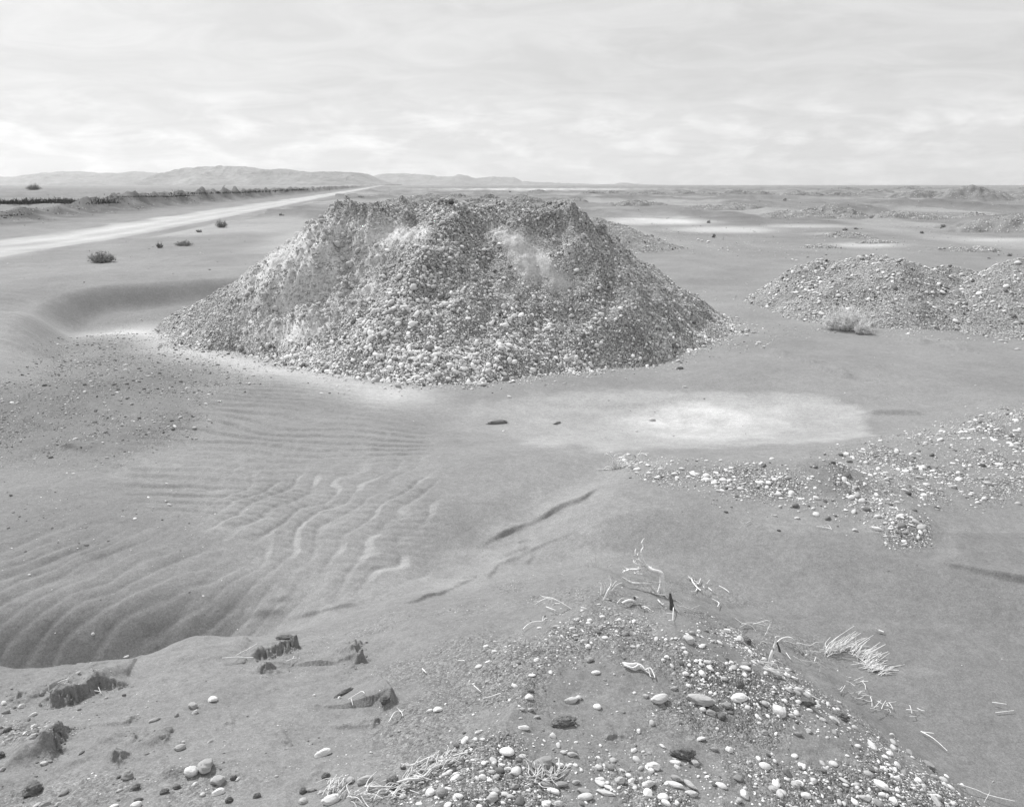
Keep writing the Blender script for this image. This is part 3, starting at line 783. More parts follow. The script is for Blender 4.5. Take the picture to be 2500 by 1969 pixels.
# --- gravel strewn over the sand: polygon (px), points per m2, smallest, largest, pale share, dark share, edge softness px
def strew():
    AP, AN, AS, AT = [], [], [], []
    for poly, dn, lo, hi, pl, dk, soft in STREW:
        q = np.array(poly, float); w = np.concatenate([W(np.stack([q[:, 0], np.clip(q[:, 1], 470, None)], 1)), hit(q[:, 0], np.clip(q[:, 1], 470, 2050))[:, :2]])
        x0, y0 = w.min(0) - .3; x1, y1 = w.max(0) + .3
        n = int((x1 - x0) * (y1 - y0) * dn * (1.9 if dn > 300 else 1.3))
        x = rng.uniform(x0, x1, n); y = rng.uniform(y0, y1, n)
        h = h_base(x, y); u, v, dep = project(x, y, h)
        m = sstep(-soft, soft, sdist(u, v, q))
        cb = .6 if dn == 230 else .35 if dn > 300 else 0.
        cl = cb + sstep(-.45, .35, fbm(x * 1.6, y * 1.6, 3, 461)) * (1.1 - cb)
        k = (rng.uniform(0, 1, n) < m * cl) & (dep > 1) & (do_out(x, y))
        x, y = x[k], y[k]
        if not len(x): continue
        h, nr = normals(h_ground, x, y, .02)
        AP.append(np.stack([x, y, h], 1)); AN.append(nr); AS.append(sizes(len(x), lo * 1.15, hi, 2.15)); AT.append(tones(len(x), pl * .85, dk + .05))
    for Pl, a, L, sd, w in scarps():
        if w > .0095: continue
        d_ = np.hypot(*np.diff(Pl, axis=0).T); n = int(d_.sum() * 120 * min(1.5, a / .07)); c_ = np.concatenate([[0], np.cumsum(d_)]); q = rng.uniform(0, c_[-1], n)
        x = np.interp(q, c_, Pl[:, 0]) + rng.normal(0, .035, n); y = np.interp(q, c_, Pl[:, 1]) - sd * np.abs(rng.normal(.02, .04, n))
        h, nr = normals(h_ground, x, y, .02); AP.append(np.stack([x, y, h], 1)); AN.append(nr); AS.append(sizes(n, .005, .035, 2.4)); AT.append(np.clip(rng.normal(.21, .03, n), .1, .3))
    n = 5200; y = rng.uniform(45, 190, n); off = rng.normal(-32.3, 1.5, n); x = off + ROADSL * y; k = sstep(-.3, .4, fbm(x / 3, y / 6, 2, 482)) > rng.uniform(0, 1, n); x, y = x[k], y[k]
    AP.append(np.stack([x, y, h_base(x, y)], 1)); AN.append(np.tile([0., 0, 1], (len(x), 1))); AS.append(sizes(len(x), .07, .3, 2.3)); AT.append(tones(len(x), .15, .5))
    n = 2600; u = rng.uniform(900, 2600, n); v = 458 + 150 * rng.uniform(0, 1, n) ** 1.6; x, y = unproj(u, v); k = (y < 420) & (sstep(-.3, .4, fbm(x / 9, y / 20, 3, 481)) > rng.uniform(0, 1, n)) & do_out(x, y); x, y = x[k], y[k]
    AP.append(np.stack([x, y, h_base(x, y)], 1)); AN.append(np.tile([0., 0, 1], (len(x), 1))); AS.append(sizes(len(x), 1.3, 4.5, 2.2) / F * y); AT.append(tones(len(x), .25, .45))
    P, Nn, s, t = np.concatenate(AP), np.concatenate(AN), np.concatenate(AS), np.concatenate(AT)
    o = obj('gravel', stones_mesh('gravel', P, Nn, s, t, lods(s, P), tiltmax=.5, bury=.34))
    tag(o, 'loose small pebbles strewn over the sand and the near heap', 'gravel', kind='stuff')
    return len(P)
def do_out(x, y):
    return sdist(x, y, TOE) < .05
NSTREW = strew()

# ------------------------------------------------------------------ single stones, clods
def h_all(x, y):
    h = h_ground(x, y); q = lambda f, X0, X1, Y0, Y1: np.where((x > X0) & (x < X1) & (y > Y0) & (y < Y1))[0]
    for f, bx in ((h_mound, (-9.5, 6.8, 10.5, 23)), (hf_pair, (4.5, 14.5, 15, 25)), (hf_edge, (8.5, 18, 14.5, 24))):
        k = q(f, *bx)
        if len(k): h[k] = np.maximum(h[k], f(x[k], y[k]))
    return h

HERO_SHAPES = []
for i in range(14):
    V, Fc = pebble_shape(4, 900 + i, .12, 1.0 if i >= 9 else (.25 if i % 2 else 0))
    if i >= 9: V = V * (1 + .05 * n3(V, 4.5, 77 + i))[:, None]
    HERO_SHAPES.append(mesh_np('stone', V, Fc, M_STONE, True))
TONE = {'w': .70, 'p': .56, 'l': .43, 'm': .29, 'd': .15}
# u, v, width, height, tone (w white, p pale, l light, m mid, d dark), image tilt in degrees, 1 = angular
ST = [
 (10,1716,13,14,'p',0,0),(14,1737,21,12,'m',0,0),(54,1722,17,13,'p',0,1),(80,1744,23,10,'p',15,0),(81,1772,16,10,'p',0,1),(80,1797,30,16,'l',10,0),(191,1642,15,8,'l',20,0),(309,1602,16,6,'w',8,0),
 (130,1685,16,12,'m',0,0),(103,1692,10,10,'m',0,0),(173,1710,13,12,'d',0,1),(294,1678,12,8,'m',0,0),(303,1696,10,8,'d',0,0),(259,1702,9,7,'p',0,0),(471,1722,22,20,'l',0,0),(477,1737,21,12,'l',25,0),
 (431,1744,12,12,'m',0,0),(377,1756,32,12,'l',12,0),(440,1823,28,17,'l',0,0),(468,1880,37,33,'w',10,0),(505,1866,42,38,'l',0,1),(310,1891,35,27,'m',60,0),(289,1896,12,9,'d',0,0),(156,1934,27,15,'m',20,0),
 (292,1928,18,8,'p',0,0),(200,1836,18,8,'d',25,0),(338,1950,23,13,'d',0,0),(333,1963,28,18,'w',0,0),(278,1967,24,10,'w',0,0),(111,1961,30,11,'m',0,0),(90,1964,24,12,'p',30,0),(6,1876,15,12,'l',0,0),
 (140,1962,16,11,'l',0,0),(107,1862,17,11,'p',0,1),(475,1913,18,10,'p',15,1),(520,1706,24,16,'w',0,0),(788,1837,46,22,'w',12,0),(513,1809,17,7,'l',15,0),(767,1696,8,7,'w',0,0),(828,1702,9,11,'w',0,1),
 (532,1904,37,26,'l',5,1),(533,1932,33,20,'w',8,0),(581,1900,15,8,'p',20,1),(675,1893,9,5,'p',0,0),(856,1903,22,17,'l',0,0),(891,1902,43,23,'l',5,0),(761,1926,26,13,'m',0,0),(809,1950,50,26,'w',6,0),(741,1953,24,18,'l',0,0),
 (785,1932,15,11,'l',0,0),(984,1872,14,14,'d',0,0),(910,1918,20,11,'p',10,1),(975,1784,10,8,'l',20,0),(906,1835,9,7,'w',0,0),(1069,1731,24,14,'w',5,0),(1049,1734,17,10,'w',15,0),(1292,1701,22,16,'w',0,0),(1295,1686,19,10,'d',0,0),
 (1256,1673,20,11,'w',-30,0),(1266,1616,12,11,'m',0,0),(1310,1610,18,12,'w',30,1),(1295,1730,18,12,'l',0,1),(1275,1730,15,9,'l',0,0),(1278,1775,30,14,'w',0,0),(1155,1819,20,10,'m',0,0),(1110,1835,25,9,'m',0,0),(1178,1804,14,9,'w',0,0),
 (1328,1860,64,36,'m',18,1),(1310,1749,21,8,'l',10,0),(1207,1862,14,13,'p',0,1),(1224,1866,16,9,'w',-15,0),(1240,1875,20,10,'w',0,0),(1200,1883,20,12,'l',0,0),(1213,1895,19,16,'l',0,1),(1179,1894,17,13,'w',0,1),(1096,1884,28,14,'p',8,1),
 (1061,1887,16,11,'l',0,1),(1051,1933,25,20,'w',12,0),(1078,1932,31,26,'m',0,0),(1096,1925,16,10,'w',-15,0),(1120,1942,26,14,'w',-12,0),(1200,1946,34,25,'l',10,0),(1210,1931,24,16,'l',0,1),(1255,1918,25,13,'m',8,0),(1246,1943,20,11,'l',0,0),
 (1333,1914,32,18,'m',0,0),(1368,1914,41,16,'m',8,0),(1336,1960,28,20,'w',0,1),(1363,1960,23,18,'p',0,0),(1367,1866,22,13,'w',-8,0),(1386,1868,15,10,'w',0,0),(1610,1704,52,24,'p',25,0),(1710,1707,74,28,'l',3,0),(1805,1701,44,25,'w',20,0),
 (1774,1721,27,18,'m',10,0),(1715,1731,17,13,'p',0,0),(1737,1739,30,17,'m',-8,0),(1763,1747,22,18,'d',0,1),(1395,1708,38,17,'p',15,0),(1416,1703,15,12,'l',0,1),(1441,1610,20,16,'m',0,0),(1455,1640,24,11,'w',12,0),(1628,1603,14,10,'w',-10,0),
 (1619,1610,10,9,'w',0,0),(1728,1615,25,13,'p',15,0),(1734,1630,23,13,'w',-20,0),(1715,1643,22,18,'w',-20,0),(1674,1643,17,12,'w',0,0),(1767,1655,16,11,'p',0,0),(1645,1679,21,11,'l',25,0),(1681,1672,15,10,'w',-20,0),(1576,1698,15,12,'l',0,0),
 (1396,1839,30,15,'l',-8,0),(1375,1835,16,10,'p',0,0),(1594,1867,37,22,'p',-8,1),(1589,1880,17,14,'w',0,0),(1649,1860,30,13,'w',0,0),(1653,1871,19,11,'p',-25,0),(1696,1861,22,18,'l',0,0),(1743,1827,21,14,'m',0,0),(1780,1828,20,17,'w',-20,0),
 (1712,1802,25,10,'w',20,0),(1751,1778,10,9,'w',0,0),(1559,1783,15,10,'w',75,0),(1618,1820,20,9,'w',-15,0),(1486,1868,30,13,'m',-30,0),(1461,1872,19,14,'p',0,0),(1465,1902,24,15,'w',8,0),(1512,1902,27,20,'l',0,1),(1540,1904,22,17,'w',20,1),
 (1580,1912,41,24,'p',15,1),(1646,1914,46,16,'w',-3,0),(1652,1897,39,18,'m',-20,1),(1685,1913,43,17,'l',-20,0),(1546,1915,25,9,'l',-15,0),(1687,1936,35,17,'p',15,1),(1818,1938,29,22,'w',-40,0),(1804,1953,18,16,'l',0,0),(1477,1934,50,14,'p',-5,1),
 (1426,1931,38,18,'m',0,1),(1405,1907,22,15,'l',0,0),(1751,1905,25,13,'m',0,0),(1902,1732,42,31,'w',-35,0),(1931,1745,19,14,'p',0,0),(1994,1720,22,15,'w',-60,0),(1823,1621,27,15,'m',-10,0),(1842,1616,23,9,'p',-20,0),(2037,1756,38,12,'l',-25,0),
 (2010,1756,21,13,'l',0,0),(1947,1790,23,14,'m',5,0),(1868,1787,19,15,'m',0,1),(1974,1782,19,14,'l',-60,0),(2039,1788,23,15,'m',-35,0),(2128,1819,40,16,'p',-42,0),(2094,1820,16,11,'w',10,0),(2182,1811,24,14,'l',-25,0),(2173,1838,22,13,'p',-40,0),
 (2160,1847,20,11,'w',-15,0),(2181,1824,24,12,'p',-40,0),(2220,1837,26,15,'m',-30,0),(2126,1877,30,11,'d',-5,0),(2007,1863,22,12,'l',-30,0),(2268,1867,35,18,'m',-10,1),(2149,1914,40,20,'w',-10,0),(2189,1899,22,16,'w',15,0),(2208,1887,27,15,'m',-60,0),
 (2255,1919,22,14,'l',-60,0),(2171,1927,24,9,'p',10,0),(2190,1927,17,12,'w',-50,0),(2110,1945,30,15,'l',-5,1),(2181,1953,27,17,'w',-40,0),(2144,1959,29,18,'m',-15,0),(1945,1912,29,20,'l',10,1),(1986,1904,18,15,'p',-60,0),(2061,1904,29,11,'p',-10,0),
 (2064,1915,16,8,'w',0,0),(1911,1932,25,15,'p',-35,0),(1890,1924,29,18,'l',0,1),(2287,1956,43,14,'l',-40,0),(1681,1560,31,24,'p',0,1),(1427,1565,21,13,'l',0,0),(1436,1577,15,14,'w',0,0),(1545,1578,15,8,'p',0,0),(1397,1533,18,9,'p',10,0),(1410,1512,13,10,'p',15,0),
 (1358,1529,22,9,'l',12,0),(1466,1531,21,11,'m',80,0),(1528,1546,21,13,'m',20,1),(1317,1532,14,6,'w',0,0),(1805,1560,26,20,'p',-60,0),(1592,1024,18,9,'p',0,0),(1243,968,15,7,'p',-15,0),(1672,944,13,6,'p',0,0),(2138,1289,31,13,'w',-3,0),(2250,1141,24,13,'w',0,0),
 (2244,1165,18,10,'l',-8,0),(2473,1089,22,13,'p',0,1),(2327,1188,22,12,'l',0,1),(2359,1213,12,9,'m',0,1),(2369,1207,11,7,'w',0,0),(2087,1293,14,9,'p',0,0),(2200,1262,18,8,'w',-20,0),(2225,1281,20,7,'p',-8,0),(2207,1299,17,8,'l',5,0),(2207,1329,12,9,'p',0,0),
 (2368,1136,10,9,'w',30,0),(2073,1126,18,8,'d',0,1),(1755,1161,14,8,'p',0,0),(1921,1165,17,11,'p',0,1),(1861,1176,17,8,'w',-15,0),(1892,1258,12,7,'p',0,0),(1947,1264,16,7,'p',0,1),(1772,1249,11,7,'d',0,1),(1901,1294,10,6,'d',0,0),(2295,1196,14,8,'l',0,0),
 (2480,1138,12,8,'l',0,1),(2430,1062,28,5,'p',4,0),(2390,1030,20,9,'m',10,1),
 (1007,684,16,11,'l',0,0),(1047,698,14,9,'p',-25,0),(1085,640,20,9,'l',-25,0),(1085,655,15,8,'m',0,0),(1113,717,14,9,'p',0,0),(1159,680,14,11,'m',0,0),(1230,679,20,9,'p',-35,0),(1116,734,15,11,'w',0,1),(1170,740,15,9,'p',0,0),(1213,723,16,8,'l',-45,0),
 (1154,853,15,11,'w',0,0),(1394,771,18,11,'p',0,1),(1453,778,13,10,'w',0,0),(1443,801,11,11,'w',0,0),(1467,837,11,10,'w',0,0),(1406,874,14,12,'w',0,1),(1341,801,14,9,'p',0,0),(1236,835,11,9,'p',0,0),(1373,843,12,9,'p',0,0),(1161,808,13,11,'m',0,0),(1129,827,15,9,'l',30,0),
 (826,859,15,8,'w',15,0),(814,857,11,8,'p',0,0),(1021,535,11,10,'l',0,0),(1821,806,10,7,'w',0,0),(1823,817,12,8,'w',0,0),(1840,811,14,8,'l',0,0),(1853,836,14,8,'w',0,0),(1866,846,10,6,'p',0,0),(2353,749,15,10,'w',0,1),(2009,689,12,7,'w',0,0),(1985,687,15,7,'p',20,0),
 (2447,831,24,9,'p',5,1),(2483,852,18,6,'w',0,1),(1730,590,10,7,'w',0,0),(1704,585,8,6,'w',0,0),(1713,588,9,6,'p',0,0),(1010,481,9,8,'w',0,1),
]
# landmark stones: index looked up by pixel
LM = {(1710,1707): 'the longest flat grey stone', (1610,1704): 'the tilted oval stone', (1805,1701): 'the white stone on the crest', (1902,1732): 'the broad white egg stone', (1328,1860): 'the big grey wedge rock',
      (788,1837): 'the lone half buried white stone', (468,1880): 'the white stone of the touching pair', (505,1866): 'the rough boulder of the touching pair', (809,1950): 'the biggest white cobble under the straw', (891,1902): 'the oval cobble beside the straw',
      (310,1891): 'the upright dark grey stone', (1069,1731): 'the lone white pair on sand', (2128,1819): 'the slanting finger stone', (2149,1914): 'the white egg stone low right', (1646,1914): 'the white blade stone', (1278,1775): 'the pale lump by the mossy clod',
      (2138,1289): 'the white loaf stone', (2250,1141): 'the white dome stone', (1681,1560): 'the pale boulder at the crest top', (80,1797): 'the grey cobble far left', (377,1756): 'the pale finger pebble', (1594,1867): 'the pale saddle stone', (1396,1839): 'the smooth bean stone',
      (1078,1932): 'the dark half of the cobble pair', (1292,1701): 'the white cobble on a dark one', (2268,1867): 'the dark boulder on the right slope', (1465,1902): 'the white cobble in the bottom gravel', (1592,1024): 'the stone in the white pan',
      (1007,684): 'the cobble on the big heap spur', (1394,771): 'the pale block low on the big heap', (2353,749): 'the white block below the right heap', (1821,806): 'the white stones at the big heap toe', (1427,1565): 'the stone pair near the twigs', (1395,1708): 'the pale lump left of the crest',
      (1715,1643): 'the white egg above the long stone', (533,1932): 'the white cobble bottom left', (81,1921): 'the big dark clod'}
LMX = [(k, n) for k, n in LM.items()]
TW = {'w': 'white', 'p': 'pale', 'l': 'light grey', 'm': 'mid grey', 'd': 'dark'}

def where_words(du, dv):
    d = math.hypot(du, dv); a = math.degrees(math.atan2(-dv, du)) % 360
    nm = ['right of', 'beyond and right of', 'beyond', 'beyond and left of', 'left of', 'in front left of', 'in front of', 'in front right of'][int(((a + 22.5) % 360) // 45)]
    return nm

def stone_labels(items):
    """labels from look and from the landmark stone beside it, ranked where the words would repeat"""
    rows = []
    for i, (u, v, w, h, t, ph, an) in enumerate(items):
        sh = 'angular' if an else ('long' if w / h > 2.1 else 'oval' if w / h > 1.35 else 'rounded')
        sz = 'cobble' if w >= 32 else 'stone' if w >= 18 else 'pebble'
        if (u, v) in LM:
            rows.append([i, None, LM[(u, v)], 0]); continue
        c = sorted(LMX, key=lambda k: math.hypot(k[0][0] - u, (k[0][1] - v) * 1.3))[0]
        du, dv = u - c[0][0], v - c[0][1]
        rows.append([i, (TW[t], sh, sz, where_words(du, dv), c[1]), None, math.hypot(du, dv)])
    out = {}
    keys = {}
    for r in rows:
        if r[1] is None:
            u, v, w, h, t, ph, an = items[r[0]]
            out[r[0]] = LMTXT.get((u, v), r[2].replace('the ', '', 1))
        else: keys.setdefault(r[1], []).append(r)
    for k, rs in keys.items():
        rs.sort(key=lambda r: r[3])
        for j, r in enumerate(rs):
            if len(rs) == 1: o = ''
            elif len(rs) == 2: o = ('nearer ', 'farther ')[j]
            else: o = ('nearest ', 'second nearest ', 'third nearest ', 'fourth nearest ', 'fifth nearest ', 'sixth nearest ', 'seventh nearest ', 'eighth nearest ')[min(j, 7)]
            out[r[0]] = f'{o}{k[0]} {k[1]} {k[2]} {k[3]} {k[4]}'
    return out
LMTXT = {(1710,1707): 'longest flat grey stone, lying crosswise on the foreground gravel heap', (1610,1704): 'tilted oval speckled stone left of the longest flat grey stone', (1805,1701): 'large white stone right of the longest flat grey stone, on the crest',
 (1902,1732): 'broad white egg shaped stone on the gravel crest, largest there', (1328,1860): 'big grey wedge shaped rock with dry twigs across it', (788,1837): 'lone white stone half buried in smooth sand', (468,1880): 'white rounded stone of the touching pair on the sand, lower left',
 (505,1866): 'rough light boulder of the touching pair on the sand, lower left', (809,1950): 'biggest white cobble, lying under the straw at the bottom edge', (891,1902): 'oval light cobble just left of the grey clod and straw', (310,1891): 'upright dark grey stone with a dark shadow, lower left',
 (1069,1731): 'larger stone of the lone white pair on bare sand', (2128,1819): 'slanting finger shaped pale stone on the right hand gravel slope', (2149,1914): 'large white egg shaped stone low on the right gravel slope', (1646,1914): 'white blade shaped flat stone in the bottom gravel',
 (1278,1775): 'pale lumpy stone just left of the dark mossy clod', (2138,1289): 'white loaf shaped stone at the foot of the small gravel ridge', (2250,1141): 'white dome shaped stone, largest on the right hand gravel spread', (1681,1560): 'pale boulder at the very top of the foreground gravel crest',
 (80,1797): 'grey oval cobble beside crumbled crust at the far left', (377,1756): 'pale finger shaped pebble on the sand bank, lower left', (1594,1867): 'pale saddle shaped stone on a white pebble, bottom gravel', (1396,1839): 'smooth bean shaped grey stone right of the wedge rock',
 (1078,1932): 'dark rounded half of the cobble pair below the straw', (1292,1701): 'white cobble lying against a dark cobble on the sand', (2268,1867): 'dark boulder on the right edge of the gravel slope', (1465,1902): 'white cobble in the bottom gravel, below the bean shaped stone',
 (1592,1024): 'single stone lying on the white salt pan', (1007,684): 'large rounded cobble on the left of the big heap spur', (1394,771): 'pale blocky stone low on the right of the big heap', (2353,749): 'white blocky stone lying in the dip between the right heaps',
 (1821,806): 'topmost white stone of the little cluster at the big heap toe', (1427,1565): 'grey stone overhanging a white one below the dry twigs', (1395,1708): 'pale elongated lump left of the tilted oval stone', (1715,1643): 'white egg shaped stone above the longest flat grey stone', (533,1932): 'white oval cobble below the angular block, bottom left'}

def place_stone(name, mesh, u, v, w, h, ph, hf, sink=.5):
    P = hit(u, v + .22 * h, hf)[0]
    dep = P[1] * CP - (P[2] - H) * SP
    a = w * .5 / F * dep; c = h * .5 / F * dep
    th = math.atan2(H - P[2], math.hypot(P[0], P[1]))
    yaw = math.atan2(math.sin(R(ph)) / max(math.sin(th), .25), math.cos(R(ph)))
    yaw -= math.atan2(P[0], P[1])
    o = bpy.data.objects.new(name, mesh); COL.objects.link(o)
    o.location = (P[0], P[1], P[2] + c * sink * .8)
    o.scale = (a, c * 1.05, c * .95)
    o.rotation_euler = (random.uniform(-.08, .08), random.uniform(-.06, .06), yaw)
    return o, P

STL = stone_labels(ST)
for i, (u, v, w, h, t, ph, an) in enumerate(ST):
    me = HERO_SHAPES[random.randrange(9, 14) if an or (t in 'lm' and random.random() < .45) else random.randrange(0, 9)]
    o, P = place_stone('stone', me, u, v, w, h, ph, h_all if v < 900 else h_ground)
    k = TONE[t] * random.uniform(.92, 1.08); o.color = (k, k, k, 1)
    tag(o, STL[i], 'stone', 'single stones on the gravel and sand')

# dark crumbly clods
def clod_mesh(seed, flat=1.):
    V, Fc = ICO[4]; V = V.copy()
    n = .22 * n3(V, 1.2, seed) + .22 * n3(V, 2.9, seed + 3) + .17 * np.abs(n3(V, 6.5, seed + 5)) + .08 * n3(V, 14., seed + 8)
    V *= (1 + n)[:, None]; V[:, 2] *= flat
    return mesh_np('clod', V / np.abs(V).max(0), Fc, M_CLOD, True)
CL = [(81, 1922, 56, 42, 'biggest dark crumbly earth clod, in the lower left corner'), (330, 1921, 32, 17, 'dark flattened clod just below the upright dark grey stone'), (402, 1930, 24, 18, 'dark clod halfway between the upright stone and the white cobble'), (432, 1920, 22, 14, 'small dark clod with a rootlet, right of the flattened clod'),
      (3, 1840, 16, 22, 'dark clod cut by the left edge of the photo'), (795, 1892, 25, 16, 'small crumbly clod alone on smooth sand below the half buried stone'), (628, 1941, 22, 18, 'rounded dark clod right of the white cobble, bottom left'), (560, 1950, 22, 18, 'very dark clod with a hollow, under the white oval cobble'),
      (570, 1896, 19, 15, 'dark clod beside the angular block on the sand'), (961, 1908, 38, 44, 'tall grey earth clod standing in the straw pile'), (740, 1929, 20, 18, 'dark clod touching the grey pebble left of the straw'), (1375, 1758, 72, 34, 'dark mossy clod in the middle of the foreground gravel'),
      (1666, 1833, 66, 40, 'large grey craggy clod with a dark hollow, in the bottom gravel'), (2048, 1744, 52, 26, 'grey mossy clod with a dark right side on the gravel crest'), (1965, 1712, 60, 22, 'low brown clod left of the grey mossy clod on the crest'), (1824, 1562, 20, 26, 'dark clod leaning on the pale stone below the looping twig'),
      (1805, 1668, 22, 24, 'dark conical clod behind the white stone on the crest'), (1214, 1030, 60, 15, 'dark crusty scab of earth left of the white pan'), (1360, 1032, 32, 8, 'thin dark crust patch right of the dark scab'), (1660, 898, 24, 12, 'dark crust fragment on the sand below the big heap'),
      (695, 1555, 48, 18, 'dark stony clod on the brow of the sand bank'), (15, 1782, 34, 14, 'crumbled dark crust beside the grey cobble far left'), (840, 1688, 60, 14, 'low crumbling lump on the sand bank below the scar'), (940, 1705, 34, 26, 'gritty clod on the right edge of the sand bank'), (1740, 1460, 1, 1, '')]
for i, (u, v, w, h, lab) in enumerate(CL):
    if not lab: continue
    o, P = place_stone('clod', clod_mesh(40 + i), u, v, w, h, random.uniform(-10, 20), h_ground, .35)
    tag(o, lab, 'earth clod', 'earth clods on the sand')

# ------------------------------------------------------------------ twigs, straw, bushes
class Tubes:
    def __init__(s): s.V, s.F, s.n = [], [], 0
    def add(s, pts, r0, r1, sides=5, sm=3):
        P = catmull(pts, sm) if len(pts) > 2 else np.asarray(pts, float)
        n = len(P); T = np.gradient(P, axis=0); T /= np.linalg.norm(T, axis=1)[:, None] + 1e-12
        ref = np.array([0.31, .17, .93]); A = np.cross(T, ref); A /= np.linalg.norm(A, axis=1)[:, None] + 1e-12; B = np.cross(T, A)
        a = np.arange(sides) / sides * 2 * np.pi; rr = np.linspace(r0, r1, n)[:, None, None]
        ring = P[:, None] + rr * (A[:, None] * np.cos(a)[None, :, None] + B[:, None] * np.sin(a)[None, :, None])
        idx = s.n + np.arange(n * sides).reshape(n, sides)
        s.F.append(np.stack([idx[:-1], np.roll(idx[:-1], -1, 1), np.roll(idx[1:], -1, 1), idx[1:]], -1).reshape(-1, 4))
        s.V.append(ring.reshape(-1, 3)); s.n += n * sides
    def build(s, name, mat, base, parent=None):
        V = np.concatenate(s.V) - np.asarray(base)
        return obj(name, mesh_np(name, V, np.concatenate(s.F), mat), parent, None if parent else base)

def lie(pts, lift=.012, jit=.012):
    p = np.array(pts, float); q = hit(p[:, 0], p[:, 1], h_base)
    q[:, 2] = h_ground(q[:, 0], q[:, 1]) + lift * .5
    q[:, 2] += lift * .5 + np.abs(rng.normal(0, jit, len(q))); return q

def stand(base, pts, lean=.0, jit=.05):
    """points standing above the ground point 'base': kept near its depth, with a lean towards or away"""
    b = hit(base[0], base[1], h_base)[0]; b[2] = h_ground(b[:1], b[1:2])[0]; out = [b - np.array([0, 0, .02])]; prev = 0.
    for (u, v) in pts:
        k = math.hypot(u - base[0], v - base[1]) / F * b[1]
        prev = .6 * prev + rng.normal(0, jit) * k * 1.2
        out.append(pxz(u, v, b[1] + lean * k + prev))
    q = np.array(out); g = h_ground(q[1:, 0], q[1:, 1]); q[1:, 2] = np.maximum(q[1:, 2], g + .004)
    return q

def c6(pts): return [(1250 + .2305 * a, 1320 + .2305 * b) for a, b in pts]
def c7(pts): return [(1700 + .2536 * a, 1420 + .2536 * b) for a, b in pts]
def c5(pts): return [(1800 + .3227 * a, 1580 + .3227 * b) for a, b in pts]
def c2(pts): return [(500 + .2305 * a, 1580 + .2305 * b) for a, b in pts]
def c3(pts): return [(900 + .2305 * a, 1580 + .2305 * b) for a, b in pts]
def c9(pts): return [(900 + .392 * a, 850 + .392 * b) for a, b in pts]

def twig(name, label, cat, parts, mat=None, group='dead twigs on the sand'):
    """one object per piece: paths that touch in the photograph belong together, the rest become twigs of their own"""
    if name not in ('twig', 'dead_branch', 'driftwood'): return twig_one(name, label, cat, parts, mat, group)
    dense = [np.array(catmull(np.array(p[1], float), 6) if len(p[1]) > 2 else np.linspace(p[1][0], p[1][1], 8)) for p in parts]
    comp = list(range(len(parts)))
    for i in range(len(parts)):
        for j in range(i):
            d = np.hypot(dense[i][:, None, 0] - dense[j][None, :, 0], dense[i][:, None, 1] - dense[j][None, :, 1]).min()
            if d < 7: a, b = comp[i], comp[j]; comp = [b if c == a else c for c in comp]
    size = lambda c: sum(len(dense[i]) * parts[i][2] + np.hypot(*(dense[i][-1] - dense[i][0])) for i in range(len(parts)) if comp[i] == c)
    cs = sorted(set(comp), key=size, reverse=True); out = None
    rank = ['largest piece', 'second largest piece', 'third largest piece', 'fourth largest piece', 'fifth largest piece', 'sixth largest piece', 'seventh largest piece', 'eighth largest piece', 'smallest piece']
    for k, c in enumerate(cs):
        ps = [parts[i] for i in range(len(parts)) if comp[i] == c]
        if k == 0: o = out = twig_one(name, label if len(cs) == 1 or name != 'twig' else f'{rank[0]} of the {label}', cat, ps, mat, group)
        elif name == 'twig': twig_one('twig', f'{rank[min(k, 8)]} of the {label}', 'twig', ps, mat, group)
        else: twig_one('twig', f'{rank[min(k - 1, 8)].replace("piece", "loose twig")} by the {label}', 'twig', ps, mat, group)
    return out

def twig_one(name, label, cat, parts, mat=None, group='dead twigs on the sand'):
    """parts: (mode, pixel path, radius start px, radius end px) with radii in photograph pixels"""
    T = Tubes(); base = None
    for mode, pts, r0, r1 in parts:
        if mode == 'lie': q = lie(pts)
        else: q = stand(pts[0], pts[1:], .15)
        q = np.array(q); dep = q[0][1] * CP - (q[0][2] - H) * SP
        if base is None: base = q[0].copy()
        T.add(q, max(1.25 * r0 / F * dep, .0021), max(1.15 * r1 / F * dep, .0016), 6 if r0 > 2 else 4)
    o = T.build(name, mat or M_TWIG, base); tag(o, label, cat, group); return o

def fork(pts, r0, n=3, L=22):
    """random side sprigs along a standing path, in pixels"""
    out = []
    for _ in range(n):
        i = random.randrange(1, len(pts)); a, b = pts[i - 1], pts[i]; t = random.random()
        s = (a[0] + (b[0] - a[0]) * t, a[1] + (b[1] - a[1]) * t); d = math.atan2(b[1] - a[1], b[0] - a[0]) + random.choice((-1, 1)) * random.uniform(.4, .9)
        l = L * random.uniform(.5, 1.1)
        out.append((s, [(s[0] + l * .5 * math.cos(d), s[1] + l * .5 * math.sin(d)), (s[0] + l * math.cos(d + .2), s[1] + l * math.sin(d + .2))]))
    return out

